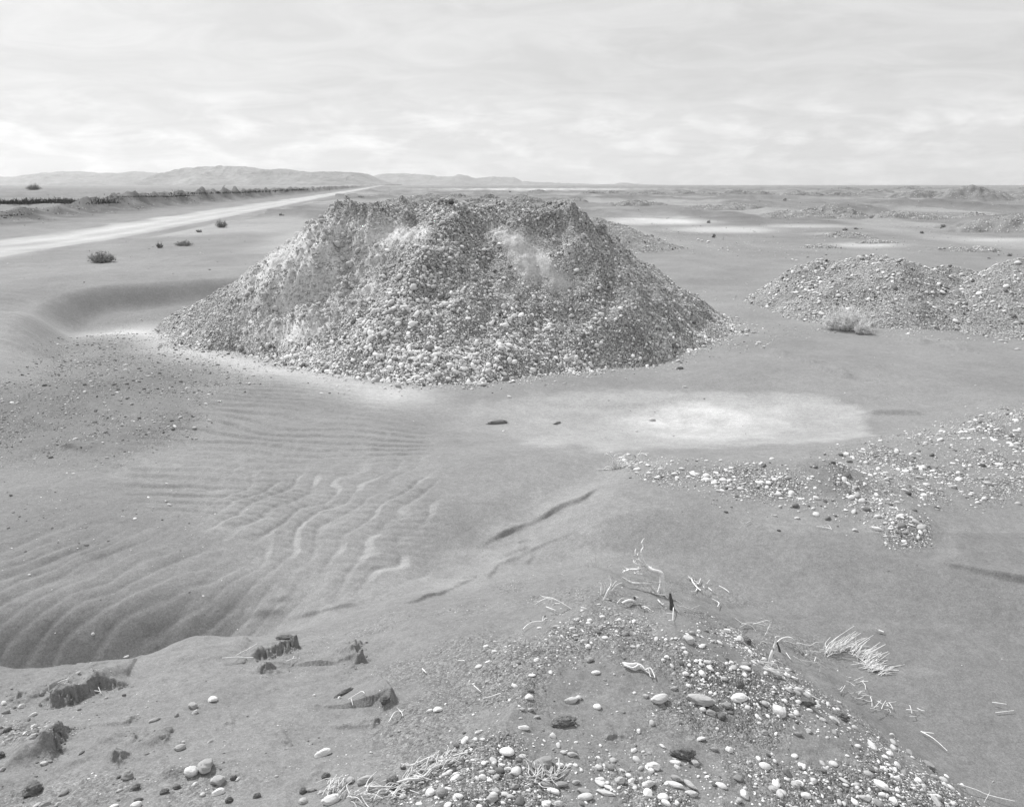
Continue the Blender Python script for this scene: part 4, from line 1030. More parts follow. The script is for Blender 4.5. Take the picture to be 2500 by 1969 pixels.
def big_branch():
    root = c6([(1585, 575)])[0]; T = Tubes(); b = hit(root[0], root[1], h_ground)[0]; dep = b[1] * CP - (b[2] - H) * SP; k = dep / F
    def S(pts, r0, r1, sprig=0, L=22, lean=.25):
        pts = c6(pts); q = []
        for (u, v) in pts:
            dd = math.hypot(u - root[0], v - root[1]) * k
            p = pxz(u, v, b[1] + lean * dd + rng.normal(0, .03) * dd); g = float(h_ground(np.array([p[0]]), np.array([p[1]]))[0]); p[2] = max(p[2], g + .004); q.append(p)
        T.add(np.array(q), 2.1 * r0 * k, max(2.1 * r1 * k, .0038), 6 if r0 > 1.5 else 4)
        for s, e in fork(pts, r0, sprig, L):
            qq = []
            for (u, v) in [s] + e:
                dd = math.hypot(u - root[0], v - root[1]) * k; p = pxz(u, v, b[1] + lean * dd + rng.normal(0, .05) * dd); g = float(h_ground(np.array([p[0]]), np.array([p[1]]))[0]); p[2] = max(p[2], g + .004); qq.append(p)
            T.add(np.array(qq), 1.5 * k, .9 * k, 4)
    S([(1600, 585), (1590, 470), (1590, 370), (1570, 335), (1490, 310), (1430, 270)], 3.4, 2.0)
    S([(1550, 555), (1575, 460), (1590, 400)], 1.8, 1.2); S([(1612, 545), (1592, 470), (1590, 420)], 1.6, 1.0)
    S([(1430, 270), (1385, 190), (1368, 110), (1390, 65), (1370, 10)], 1.2, .7, 2, 14)
    S([(1430, 270), (1350, 205), (1330, 170), (1285, 150)], 1.3, .6, 6, 16); S([(1350, 205), (1330, 160), (1305, 125)], .9, .5, 3, 12)
    S([(1490, 310), (1400, 288), (1320, 300), (1250, 300), (1170, 330)], 1.5, .6, 7, 20); S([(1400, 288), (1330, 310), (1280, 330)], .9, .5, 3, 14)
    S([(1500, 330), (1430, 338), (1360, 352), (1285, 342)], 1.3, .6, 5, 18); S([(1470, 300), (1400, 262), (1345, 245)], 1.0, .5, 4, 14); S([(1440, 255), (1300, 240), (1290, 200)], .8, .5, 2, 12)
    S([(1600, 585), (1545, 570), (1460, 462), (1400, 452), (1280, 445)], 2.2, 1.1, 3, 20, .1); S([(1460, 462), (1390, 470), (1320, 487)], 1.2, .7, 1, 14, .1)
    S([(1280, 445), (1230, 425), (1165, 385)], 1.4, 1.0, 1, 12, .1); S([(1545, 570), (1490, 555), (1465, 530)], 1.2, .7, 1, 10, .1); S([(1580, 440), (1520, 435), (1430, 425)], .9, .6, 1, 10, .15)
    o = T.build('dead_branch', M_TWIG, b); tag(o, 'largest bleached dead branch, forking to the left above the sand', 'dead branch', 'dead twigs on the sand')
big_branch()
twig('dead_branch', 'curved bleached stem standing left of the largest dead branch', 'dead branch', [('up', c6([(965, 610), (1010, 540), (1045, 480), (1050, 430), (1020, 360)]), 2.2, 1.6), ('up', c6([(1045, 490), (1090, 440), (1110, 425)]), .9, .6), ('up', c6([(940, 575), (945, 500), (945, 455), (915, 440)]), 1.5, .9), ('up', c6([(960, 560), (985, 500), (970, 450)]), .7, .5), ('up', c6([(980, 570), (1010, 510), (990, 440)]), .7, .5), ('up', c6([(1040, 520), (1100, 470), (1165, 440)]), .7, .5), ('up', c6([(990, 590), (1030, 500), (1010, 470)]), .6, .4)])
twig('grass_stubble', 'row of short pale grass stalks beyond the dead branch', 'grass', [('up', c6([(x, 272 + dy), (x + dx, 272 - hh)]), 1.0, .5) for x, dy, dx, hh in ((720, -15, 10, 5), (775, 0, 5, 30), (800, 5, 3, 45), (815, 10, -8, 38), (870, 0, -36, 78), (885, 0, -2, 130), (890, 5, 10, 35), (905, 0, 12, 45), (880, 5, -18, 30), (930, 0, 12, 14), (985, 0, 25, 18), (1010, -5, 40, 25), (755, 60, -28, -30), (1000, 0, 6, 30))], M_STRAW)
twig('dead_branch', 'small branching root right of the largest dead branch', 'dead branch', [('lie', c6([(1855, 412), (1900, 422), (1915, 470), (1960, 515), (2000, 550)]), 1.8, 1.2), ('lie', c6([(1900, 422), (1930, 400)]), 1.3, .8), ('lie', c6([(1915, 470), (1975, 470), (1995, 420)]), 1.1, .7), ('lie', c6([(1960, 515), (1940, 550), (1885, 560)]), 1.1, .7), ('lie', c6([(1900, 422), (1860, 400)]), .9, .6), ('lie', c6([(1935, 460), (1985, 445)]), .9, .6), ('lie', c6([(1930, 440), (1975, 480)]), .9, .6)])
twig('twig', 'thin broken twigs beside the small branching root', 'twig', [('lie', c6([(2020, 492), (2068, 490)]), .8, .6), ('lie', c6([(2030, 500), (2030, 515), (2045, 522)]), .7, .5), ('lie', c6([(2078, 520), (2118, 555)]), .9, .6), ('lie', c6([(2040, 580), (2085, 560)]), .8, .5), ('lie', c6([(2060, 470), (2090, 450)]), .7, .5)])
twig('dead_branch', 'forked bleached twig arching left of the gravel crest', 'dead branch', [('up', c6([(660, 716), (560, 680), (460, 622), (390, 600), (310, 588)]), 2.2, .9), ('up', c6([(460, 622), (370, 608), (290, 640), (255, 665)]), 1.1, .7), ('up', c6([(370, 608), (340, 595), (318, 585)]), .8, .5), ('up', c6([(300, 640), (270, 670), (258, 700)]), .7, .5), ('lie', c6([(360, 735), (460, 780)]), .9, .6), ('lie', c6([(455, 700), (545, 705)]), .9, .6), ('lie', c6([(730, 725), (790, 745)]), .9, .6)])
o = twig('stump', 'dark upright stump with pale roots below the largest dead branch', 'stump', [('up', c6([(1690, 735), (1690, 660), (1680, 600), (1675, 555)]), 4.6, 2.6), ('up', c6([(1712, 730), (1700, 670), (1690, 640)]), 3.5, 2.0)], M_DARKWOOD)
T_ = Tubes(); b_ = np.array(o.location)
for pts, r in (([(1650, 622), (1600, 608), (1510, 600)], 1.4), ([(1712, 705), (1705, 790), (1700, 885)], 1.5), ([(1740, 740), (1850, 745), (1935, 765)], 1.3), ([(1735, 680), (1795, 692)], .9), ([(1890, 740), (1985, 733)], .8), ([(1700, 800), (1630, 782)], .8), ([(1720, 760), (1760, 775)], .7), ([(1655, 875), (1708, 885)], 1.0)):
    T_.add(lie(c6(pts), .01), r / F * 4.9, .6 / F * 4.9, 4)
T_.build('root', M_TWIG, b_, o)
twig('driftwood', 'short thick pale wood left of the stump', 'driftwood', [('lie', c6([(1160, 686), (1230, 672), (1295, 662)]), 2.2, 4.0), ('lie', c6([(1290, 664), (1330, 655)]), 4.2, 3.0), ('lie', c6([(1110, 672), (1160, 640), (1235, 625)]), .8, .5)])
twig('twig', 'slender curved twig at the upper left end of the gravel crest', 'twig', [('lie', c6([(115, 975), (160, 940), (215, 912), (315, 888), (345, 860), (358, 840)]), 1.3, .9), ('lie', c6([(320, 890), (330, 865)]), .8, .6)])
twig('driftwood', 'split grey driftwood root lying above the tilted oval stone', 'driftwood', [('lie', c6([(1170, 1325), (1270, 1358), (1330, 1342), (1400, 1385), (1460, 1390), (1500, 1430), (1512, 1465)]), 2.6, 1.2), ('lie', c6([(1180, 1350), (1280, 1378), (1350, 1362), (1400, 1395)]), 2.2, 1.4), ('lie', c6([(1440, 1400), (1462, 1440), (1470, 1475)]), 1.5, .9), ('lie', c6([(1400, 1390), (1450, 1425)]), 1.3, .8)])
twig('twig', 'little gnarled root fragments just left of the stump', 'twig', [('lie', c6([(1365, 745), (1385, 720), (1430, 735), (1470, 750)]), 2.0, 1.0), ('lie', c6([(1395, 715), (1450, 745)]), 1.2, .7), ('lie', c6([(1545, 650), (1585, 695), (1610, 715)]), 1.4, .8), ('lie', c6([(1570, 690), (1600, 680)]), .9, .6)])
twig('dead_branch', 'looping pale twig beyond the crest above the bleached trunk', 'dead branch', [('up', c7([(590, 470), (530, 425), (450, 405), (365, 345)]), 1.5, 1.2), ('lie', c7([(425, 430), (530, 435), (680, 452)]), 1.2, .8), ('up', c7([(660, 508), (690, 455), (712, 405), (685, 370), (620, 385), (545, 405)]), 1.3, .6), ('up', c7([(685, 500), (690, 440), (640, 385), (560, 400)]), 1.0, .5), ('lie', c7([(415, 460), (470, 435), (520, 445)]), .8, .5)])
twig('dead_branch', 'upright bleached forked trunk at the crest, arching to the right', 'dead branch', [('up', c7([(712, 825), (706, 760), (735, 660), (765, 575), (745, 540)]), 3.6, 2.2), ('up', c7([(765, 572), (820, 545), (880, 530), (920, 540), (945, 560)]), 2.0, .9), ('up', c7([(735, 620), (660, 670), (620, 730), (600, 772)]), 1.1, .7), ('up', c7([(722, 640), (640, 660), (605, 690)]), .8, .5), ('up', c7([(810, 560), (850, 620), (890, 660), (945, 692)]), 1.0, .6), ('up', c7([(712, 800), (745, 770), (765, 745)]), 1.4, .8), ('lie', c7([(740, 775), (830, 820)]), 1.0, .7), ('up', c7([(765, 575), (760, 530), (800, 522)]), 1.2, .6)])
twig('driftwood', 'dark stake leaning behind the upright bleached trunk', 'driftwood', [('up', c7([(812, 688), (795, 630), (775, 580)]), 2.6, 1.6)], M_DARKWOOD)
twig('twig', 'thin wiry twigs between bleached trunk and grass tuft', 'twig', [('up', c7([(1080, 700), (1010, 650), (970, 590)]), .9, .6), ('up', c7([(1030, 695), (990, 640), (968, 585), (1090, 610), (1150, 580), (1225, 575)]), .9, .5), ('lie', c7([(860, 715), (905, 775)]), .8, .5), ('lie', c7([(930, 755), (1010, 790)]), 1.0, .7), ('lie', c7([(1010, 795), (1170, 797)]), .9, .6), ('up', c7([(1185, 870), (1195, 830), (1180, 795)]), 1.0, .6), ('lie', c7([(1090, 685), (1195, 720)]), .8, .5), ('lie', c7([(1135, 780), (1150, 740)]), .8, .5), ('lie', c7([(955, 715), (980, 705)]), 1.0, .7)])
twig('driftwood', 'frayed fallen wood on the crest just below the upright bleached trunk', 'driftwood', [('lie', c7([(605, 785), (700, 835), (765, 845), (800, 880), (910, 900)]), 1.4, .8)] + [('lie', c7([(650 + dx, 858 + dy), (740 + dx, 895 + dy), (835 + dx * .4, 925 + dy * 1.6)]), 1.8, .9) for dx, dy in ((0, 0), (-10, 8), (12, -8), (-16, 18), (20, -16), (5, 14))])
def litter(name, label, cat, boxes, n, L, mat=None, r=.7):
    parts = []
    for _ in range(n):
        u0, v0, u1, v1, a0 = random.choice(boxes); t = random.random()
        u = u0 + (u1 - u0) * t + random.gauss(0, 9); v = v0 + (v1 - v0) * t + random.gauss(0, 6)
        a = R(a0 + random.gauss(0, 30)); l = L * random.uniform(.4, 1.3)
        parts.append(('lie', [(u - l * .5 * math.cos(a), v + l * .5 * math.sin(a)), (u + random.gauss(0, 1.5), v + random.gauss(0, 1.5)), (u + l * .5 * math.cos(a), v - l * .5 * math.sin(a))], r * random.uniform(.7, 1.3), r * .6))
    return twig(name, label, cat, parts, mat)
litter('straw_litter', 'scatter of thin straw bits on sand below the white grass tuft', 'twig', [(2065, 1662, 2130, 1680, -20), (2080, 1700, 2180, 1730, -20), (2110, 1720, 2200, 1745, -30), (2140, 1735, 2260, 1745, -15), (2040, 1680, 2110, 1700, -15)], 34, 24)
twig('twig', 'V shaped pale straw pair on the right slope of the heap', 'twig', [('lie', c5([(1385, 650), (1480, 720), (1585, 800)]), 1.2, .8), ('lie', c5([(1385, 650), (1430, 665), (1480, 680)]), 1.2, .8)])
twig('twig', 'long thin stem lying near the bottom right corner', 'twig', [('lie', c5([(1660, 1055), (1800, 1110), (1900, 1140), (2090, 1200)]), 1.3, 1.0), ('up', c5([(1862, 1170), (1890, 1130), (1910, 1090), (1905, 1010)]), .9, .5), ('up', c5([(1905, 1020), (1940, 1005)]), .7, .5)])
twig('twig', 'straight straw pair on dark sand, far right', 'twig', [('lie', c5([(1925, 435), (2030, 458)]), .9, .7), ('lie', c5([(1950, 505), (2020, 500), (2090, 490)]), 1.0, .8)])
twig('twig', 'small stick on bare sand right of the grass tuft', 'twig', [('lie', c7([(1720, 485), (1750, 488)]), .9, .7), ('lie', c7([(1750, 486), (1800, 500)]), 2.2, 1.8)])
twig('twig', 'pale bent twigs on sand beyond the looping twig', 'twig', [('lie', c7([(150, 182), (215, 215), (210, 245), (200, 275)]), 1.2, .9), ('lie', c7([(215, 58), (270, 80), (315, 120)]), 1.0, .7)])
twig('twig', 'straight pale twig on the sand bank below the dark scour', 'twig', [('lie', c2([(190, 166), (350, 158), (440, 158), (520, 162)]), 1.0, .8), ('lie', c2([(330, 140), (420, 85), (460, 60), (560, 30)]), .9, .5), ('lie', c2([(440, 85), (490, 40)]), .8, .5)])
twig('twig', 'short knobbly twig between the two dark scars on the bank', 'twig', [('lie', c2([(865, 195), (915, 175), (975, 145)]), 1.5, 1.0), ('lie', c2([(930, 170), (950, 150)]), 1.0, .7)])
twig('twig', 'forked twig on the smooth bank above the half buried stone', 'twig', [('lie', c2([(1525, 637), (1600, 612), (1670, 595), (1700, 615)]), 1.2, .8), ('lie', c2([(1555, 630), (1572, 655)]), 1.0, .7)])
twig('twig', 'Y shaped twig at the right edge of the sand bank', 'twig', [('lie', c2([(1950, 812), (2020, 750), (2085, 705), (2115, 690)]), 1.2, .7), ('lie', c2([(2085, 705), (2065, 685), (2040, 680)]), 1.2, .8), ('lie', c2([(2085, 705), (2100, 750)]), .8, .5)])
twig('twig', 'thin twigs on the crusted ledge at lower left', 'twig', [('lie', [(141, 1693), (160, 1684), (175, 1680)], .9, .6), ('lie', [(143, 1679), (153, 1676), (175, 1684)], .9, .6), ('up', [(119, 1688), (118, 1675), (116, 1662)], .8, .4), ('up', [(121, 1724), (122, 1705)], .9, .6), ('lie', [(232, 1695), (246, 1697)], .7, .5), ('lie', [(242, 1687), (248, 1697)], .7, .5)])
twig('twig', 'bent pale twigs on gravel left of the white cobble', 'twig', [('lie', c3([(1210, 600), (1290, 575), (1400, 555)]), 1.2, .8), ('lie', c3([(1115, 455), (1190, 503)]), .7, .5)])
twig('twig', 'white antler shaped twigs on bare sand above the gravel', 'twig', [('lie', c3([(915, 180), (940, 168), (1005, 170), (1018, 185)]), .9, .6), ('lie', c3([(938, 168), (932, 155)]), .7, .5), ('lie', c3([(570, 255), (590, 280), (612, 292)]), 1.5, .8)])

def straw_pile():
    parts = [('lie', c3([(300, 1475), (430, 1465), (560, 1425), (700, 1345), (860, 1255)]), 2.4, 1.4), ('lie', c3([(340, 1312), (430, 1290), (520, 1265), (640, 1208), (705, 1200)]), 2.2, 1.6), ('lie', c3([(735, 1258), (820, 1235), (900, 1192), (1050, 1168)]), 2.8, 1.5), ('up', c3([(480, 1275), (505, 1205), (580, 1235)]), 1.3, .8), ('up', c3([(590, 1215), (640, 1255), (740, 1300)]), 1.2, .8), ('lie', c3([(0, 1530), (90, 1548), (240, 1545)]), 1.6, 1.2), ('lie', c3([(0, 1640), (70, 1590), (200, 1545)]), 1.4, .9), ('lie', c3([(60, 1660), (130, 1580), (215, 1555)]), 1.2, .8), ('lie', c3([(440, 1565), (540, 1580)]), 1.2, .8)]
    fan = [('lie', c2([(1180, 1480), (1290, 1425), (1400, 1418), (1470, 1415)]), 1.1, .9), ('lie', c2([(1195, 1590), (1330, 1545), (1470, 1420)]), 1.0, .8), ('lie', c2([(1700, 1540), (1840, 1548), (1980, 1538)]), 1.4, 1.0), ('lie', c2([(1560, 1460), (1510, 1510), (1520, 1590), (1560, 1650)]), 1.1, .8)]
    for _ in range(60):
        x = random.uniform(350, 860); y = 1480 - (x - 350) * .42 + random.gauss(-40, 50); a = R(random.gauss(28, 22)); l = random.uniform(60, 210)
        parts.append(('lie', c3([(x, y), (x + l * .5 * math.cos(a), y - l * .5 * math.sin(a) - random.uniform(0, 8)), (x + l * math.cos(a), y - l * math.sin(a))]), random.uniform(.6, 1.3), .5))
    for _ in range(34):
        x = random.uniform(1260, 1480); y = 1530 + random.gauss(0, 40); a = R(random.gauss(50, 12)); l = random.uniform(60, 150)
        fan.append(('lie', c2([(x - l * .4 * math.cos(a), y + l * .4 * math.sin(a)), (x, y), (x + l * .5 * math.cos(a + .2), y - l * .5 * math.sin(a + .2))]), random.uniform(.6, 1.0), .5))
    for _ in range(40):
        x = random.uniform(1500, 2050); y = 1620 + random.gauss(0, 50) - (x - 1700) * .15; a = R(random.gauss(25, 25)); l = random.uniform(60, 220)
        fan.append(('lie', c2([(x, y), (x + l * .5 * math.cos(a), y - l * .5 * math.sin(a)), (x + l * math.cos(a - .2), y - l * math.sin(a - .2))]), random.uniform(.6, 1.1), .5))
    twig('straw_pile', 'tangle of straw and long bent stalks right of the tall grey clod', 'straw pile', parts, M_STRAW, 'dry straw heaps'); twig('straw_pile', 'fan of fine straw over the biggest white cobble, bottom edge', 'straw pile', fan, M_STRAW, 'dry straw heaps')
straw_pile()
wd = [('up', c3([(1835, 1330), (1760, 1250), (1690, 1190), (1620, 1130)]), 1.1, .7), ('up', c3([(1900, 1330), (1860, 1270), (1800, 1200)]), 1.0, .6), ('up', c3([(1900, 1340), (1880, 1290), (1870, 1250)]), .8, .5)]
for _ in range(40):
    x = random.gauss(1850, 90); y = random.gauss(1370, 30); a = R(random.gauss(35, 45)); l = random.uniform(50, 170)
    wd.append(('lie', c3([(x, y), (x + l * .5 * math.cos(a), y - l * .5 * math.sin(a)), (x + l * math.cos(a + .3), y - l * math.sin(a + .3))]), random.uniform(.5, .9), .4))
twig('straw_pile', 'dry stalks springing up in front of the big grey wedge rock', 'straw pile', wd, M_STRAW, 'dry straw heaps')

def tuft():
    parts = []; spine = c7([(1230, 690), (1320, 660), (1450, 650), (1560, 720), (1620, 800), (1660, 850), (1800, 870)])
    def at(t):
        t = t * (len(spine) - 1); i = min(int(t), len(spine) - 2); f = t - i
        return (spine[i][0] * (1 - f) + spine[i + 1][0] * f, spine[i][1] * (1 - f) + spine[i + 1][1] * f)
    for (a, m, b) in (((1240, 690), (1280, 590), (1520, 422)), ((1345, 690), (1390, 590), (1532, 472)), ((1400, 650), (1480, 560), (1585, 490)), ((1490, 690), (1570, 600), (1705, 510)), ((1560, 720), (1660, 660), (1770, 578)), ((1600, 760), (1700, 670), (1820, 600)), ((1640, 800), (1740, 720), (1848, 668)), ((1700, 790), (1780, 740), (1860, 682)), ((1480, 640), (1530, 560), (1540, 480)), ((1650, 850), (1800, 850), (2000, 850)), ((1700, 870), (1820, 880), (1940, 912))):
        parts.append(('up', c7([a, m, b]), 1.1, .6))
    for _ in range(170):
        t = random.random() ** .9; u, v = at(t); a = R(random.gauss(38 - 22 * t, 20)); l = random.uniform(18, 58) * (1 - .25 * t)
        u += random.gauss(0, 5); v += random.gauss(0, 5)
        parts.append(('up', [(u, v), (u + l * .5 * math.cos(a + .15), v - l * .5 * math.sin(a + .15)), (u + l * math.cos(a), v - l * math.sin(a))], random.uniform(.7, 1.0), .5))
    for _ in range(60):
        t = random.random(); u, v = at(t); a = R(random.uniform(-40, 220)); l = random.uniform(10, 36)
        parts.append(('lie', [(u, v), (u + l * math.cos(a), v - l * .4 * math.sin(a))], .7, .5))
    twig('grass_tuft', 'white dry grass tuft fanning right beside the foreground gravel crest', 'grass tuft', parts, M_TWIG, 'grass tufts')
tuft()
def dead_bush():
    r = [(1560, 748), (1530, 752), (1510, 750), (1545, 745)]
    P = [[(1540, 748), (1500, 700), (1470, 650)], [(1545, 748), (1535, 690), (1505, 650), (1520, 645)], [(1550, 748), (1570, 690), (1605, 660), (1612, 690), (1580, 725)], [(1520, 750), (1470, 752), (1418, 750)], [(1540, 748), (1520, 700), (1540, 660), (1580, 655)], [(1545, 748), (1500, 725), (1480, 690)], [(1550, 750), (1590, 735), (1615, 720)], [(1540, 748), (1490, 735), (1465, 758), (1490, 765)], [(1550, 750), (1560, 700), (1540, 650)], [(1545, 748), (1520, 690), (1480, 655), (1465, 670)]]
    T = [('up', c9(p), 1.0, .55) for p in P]
    for _ in range(26):
        a = R(random.uniform(15, 165)); l = random.uniform(20, 80); x = random.gauss(1542, 12)
        T.append(('up', c9([(x, 748), (x + l * .5 * math.cos(a), 748 - l * .6 * math.sin(a)), (x + l * math.cos(a - .5), 748 - l * math.sin(a - .5) * .8)]), .8, .45))
    twig('dead_bush', 'small dry wiry bush at the left end of the gravel ridge', 'dead bush', T, M_TWIG, 'bushes')
    twig('twig', 'thin branching twig beyond the gravel ridge start', 'twig', [('up', [(1555, 1113), (1562, 1104), (1566, 1096)], .6, .4), ('lie', [(1556, 1113), (1570, 1112), (1580, 1118)], .6, .4), ('lie', [(1570, 1112), (1584, 1114)], .6, .4)])
    twig('twig', 'few thin straws in front of the gravel ridge', 'twig', [('lie', [(1993, 1288), (2010, 1290), (2028, 1297)], .7, .5), ('lie', [(2010, 1290), (2022, 1286), (2030, 1297)], .6, .4), ('lie', [(1820, 1282), (1832, 1276)], .7, .5)])
dead_bush()

def bush(u, v, w, h, label, name, n, mat, spread=1., blade=.012, leaf=True, zoff=0):
    """a bush from many curved shoots and small leaves; u,v = middle of its foot, w,h = size, all in photograph pixels"""
    b = hit(u, v, h_all if v < 900 else h_ground)[0]; dep = b[1] * CP - (b[2] - H) * SP; a = w * .5 / F * dep; c = h / F * dep
    root = empty(name, b); tag(root, label, 'bush', 'bushes')
    St, Fo = Tubes(), Tubes()
    for i in range(n):
        th = random.uniform(0, 2 * math.pi); rr = math.sqrt(random.random()); el = random.uniform(.25, 1)
        st = np.array([math.cos(th) * a * .35 * rr, math.sin(th) * a * .35 * rr, -.02])
        tip = np.array([math.cos(th) * a * rr * random.uniform(.7, 1.05), math.sin(th) * a * rr * random.uniform(.7, 1.05) * .8, c * math.sqrt(max(.05, 1 - (rr * .95) ** 2)) * random.choice((random.uniform(.35, .8), random.uniform(.6, 1.2)))])
        mid = st * .4 + tip * .6 + np.array([0, 0, c * .12]) + rng.normal(0, .06 * a, 3)
        g = rng.normal(0, .05 * a, 3)
        (St if i % 5 == 0 else Fo).add(np.array([st, mid, tip + g]) + b, blade * .6, blade * .3, 3, 3)
        if leaf:
            for k in range(4):
                t = random.uniform(.45, 1.1); q = (st * (1 - t) + tip * t) + rng.normal(0, .07 * a, 3); q[2] = max(q[2], .01); d = rng.normal(0, 1, 3); d[2] = abs(d[2]); d = d / np.linalg.norm(d) * c * random.uniform(.10, .22)
                Fo.add(np.array([q, q + d]) + b, blade * .7, blade * .3, 3, 1)
    St.build('stem', M_SCRUB if mat is not M_PALEBUSH else M_TWIG, b, root); Fo.build('foliage', mat, b, root)
bush(2062, 804, 122, 58, 'pale feathery bush standing in front of the three peaked heap', 'bush', 360, M_PALEBUSH, blade=.0075)
bush(2105, 815, 50, 32, 'small pale bush leaning on the right of the feathery bush', 'bush', 130, M_PALEBUSH, blade=.007)
bush(250, 640, 74, 24, 'dark low shrub on the sand nearest the track', 'bush', 120, M_SCRUB, blade=.02)
bush(390, 605, 18, 14, 'small dark shrub left of the grassy sand hump', 'bush', 50, M_SCRUB, blade=.018)
bush(450, 600, 50, 12, 'low grassy hump of scrub right of the small dark shrub', 'bush', 80, M_SCRUB, blade=.018)
bush(542, 555, 38, 19, 'mid sized grey shrub beside the track edge', 'bush', 60, M_SCRUB, blade=.022)
bush(486, 567, 16, 6, 'tiny dark shrub left of the mid sized grey shrub', 'bush', 30, M_SCRUB, blade=.05)
bush(687, 528, 14, 7, 'tiny shrub close to the left shoulder of the largest heap', 'bush', 30, M_SCRUB, blade=.06)
bush(83, 464, 38, 13, 'big dark round bush on the skyline at the far left', 'bush', 160, M_SCRUB, blade=.14)
for u, v, w, h, lab in ((1245, 469, 8, 4, 'tiny dark bush on the pale flat beyond the heap'), (1400, 488, 9, 4, 'tiny dark bush on top of a low far heap'), (1916, 490, 10, 5, 'tiny dark bush right of the peaked far heap'), (2062, 562, 16, 5, 'small grey bush on the pale strip below the long far heap'), (2250, 570, 10, 6, 'tiny dark bush near the middle of the right plain'),
                        (2302, 558, 18, 10, 'small pale bush at the left foot of the right edge heap'), (1742, 580, 9, 9, 'tiny bush behind the row of white stones'), (1730, 544, 10, 6, 'tiny bush on the white sand strip'), (2090, 560, 12, 4, 'tiny dark bush right of the small grey bush'), (2465, 625, 14, 6, 'small bush on the plain at the far right'),
                        (1590, 578, 14, 5, 'low bush at the foot of the half hidden heap'), (880, 483, 26, 7, 'dark bush on the left corner of the largest heap')):
    bush(u, v, w, h, lab, 'bush', 30, M_SCRUB, blade=.0009 * unproj(u, v)[1] if v > 484 else .04)

# dark brush along the ditch behind the spoil bank
def brush_row(label, line, hpx, n, jit):
    T = Tubes(); p = np.array(line, float); q = hit(p[:, 0], p[:, 1]); base = q[0].copy()
    s = np.concatenate([[0], np.cumsum(np.hypot(*np.diff(p, axis=0).T))]); s /= s[-1]
    for _ in range(n):
        t = random.random(); b = np.array([np.interp(t, s, q[:, k]) for k in range(3)]); u, v = np.interp(t, s, p[:, 0]), np.interp(t, s, p[:, 1])
        b[0] += rng.normal(0, jit); b[1] += rng.normal(0, jit * 2)
        b[2] = b[2] - .1
        c = hpx / F * b[1] * random.uniform(.35, 1.15) * float(np.clip(.75 + .9 * perlin(np.array([t * n * .011]), np.array([.5]), 7)[0], .12, 1.3))
        tip = b + np.array([rng.normal(0, .35 * c), rng.normal(0, .35 * c), c])
        T.add(np.array([b, b * .5 + tip * .5 + rng.normal(0, .1 * c, 3), tip]), .0006 * b[1], .0002 * b[1], 3, 2)
    o = T.build('brush_row', M_BRUSH, base); tag(o, label, 'brush', 'rows of dark brush')
brush_row('broad dark row of dry brush behind the spoil bank, far left', [(-40, 497), (60, 496), (150, 494), (230, 495), (262, 494)], 11, 1700, .7)
brush_row('dark brush row running right along the ditch behind the bank', [(262, 493), (285, 479), (330, 478), (400, 479), (470, 476)], 3, 700, .5)
brush_row('dark tangled brush on the rough spoil left of the track', [(400, 471), (460, 472), (520, 470), (590, 469), (650, 465), (718, 464)], 4, 900, 3)
brush_row('short dark patch of brush at the left edge of the photo', [(-30, 526), (8, 524), (22, 523)], 5, 200, .5)

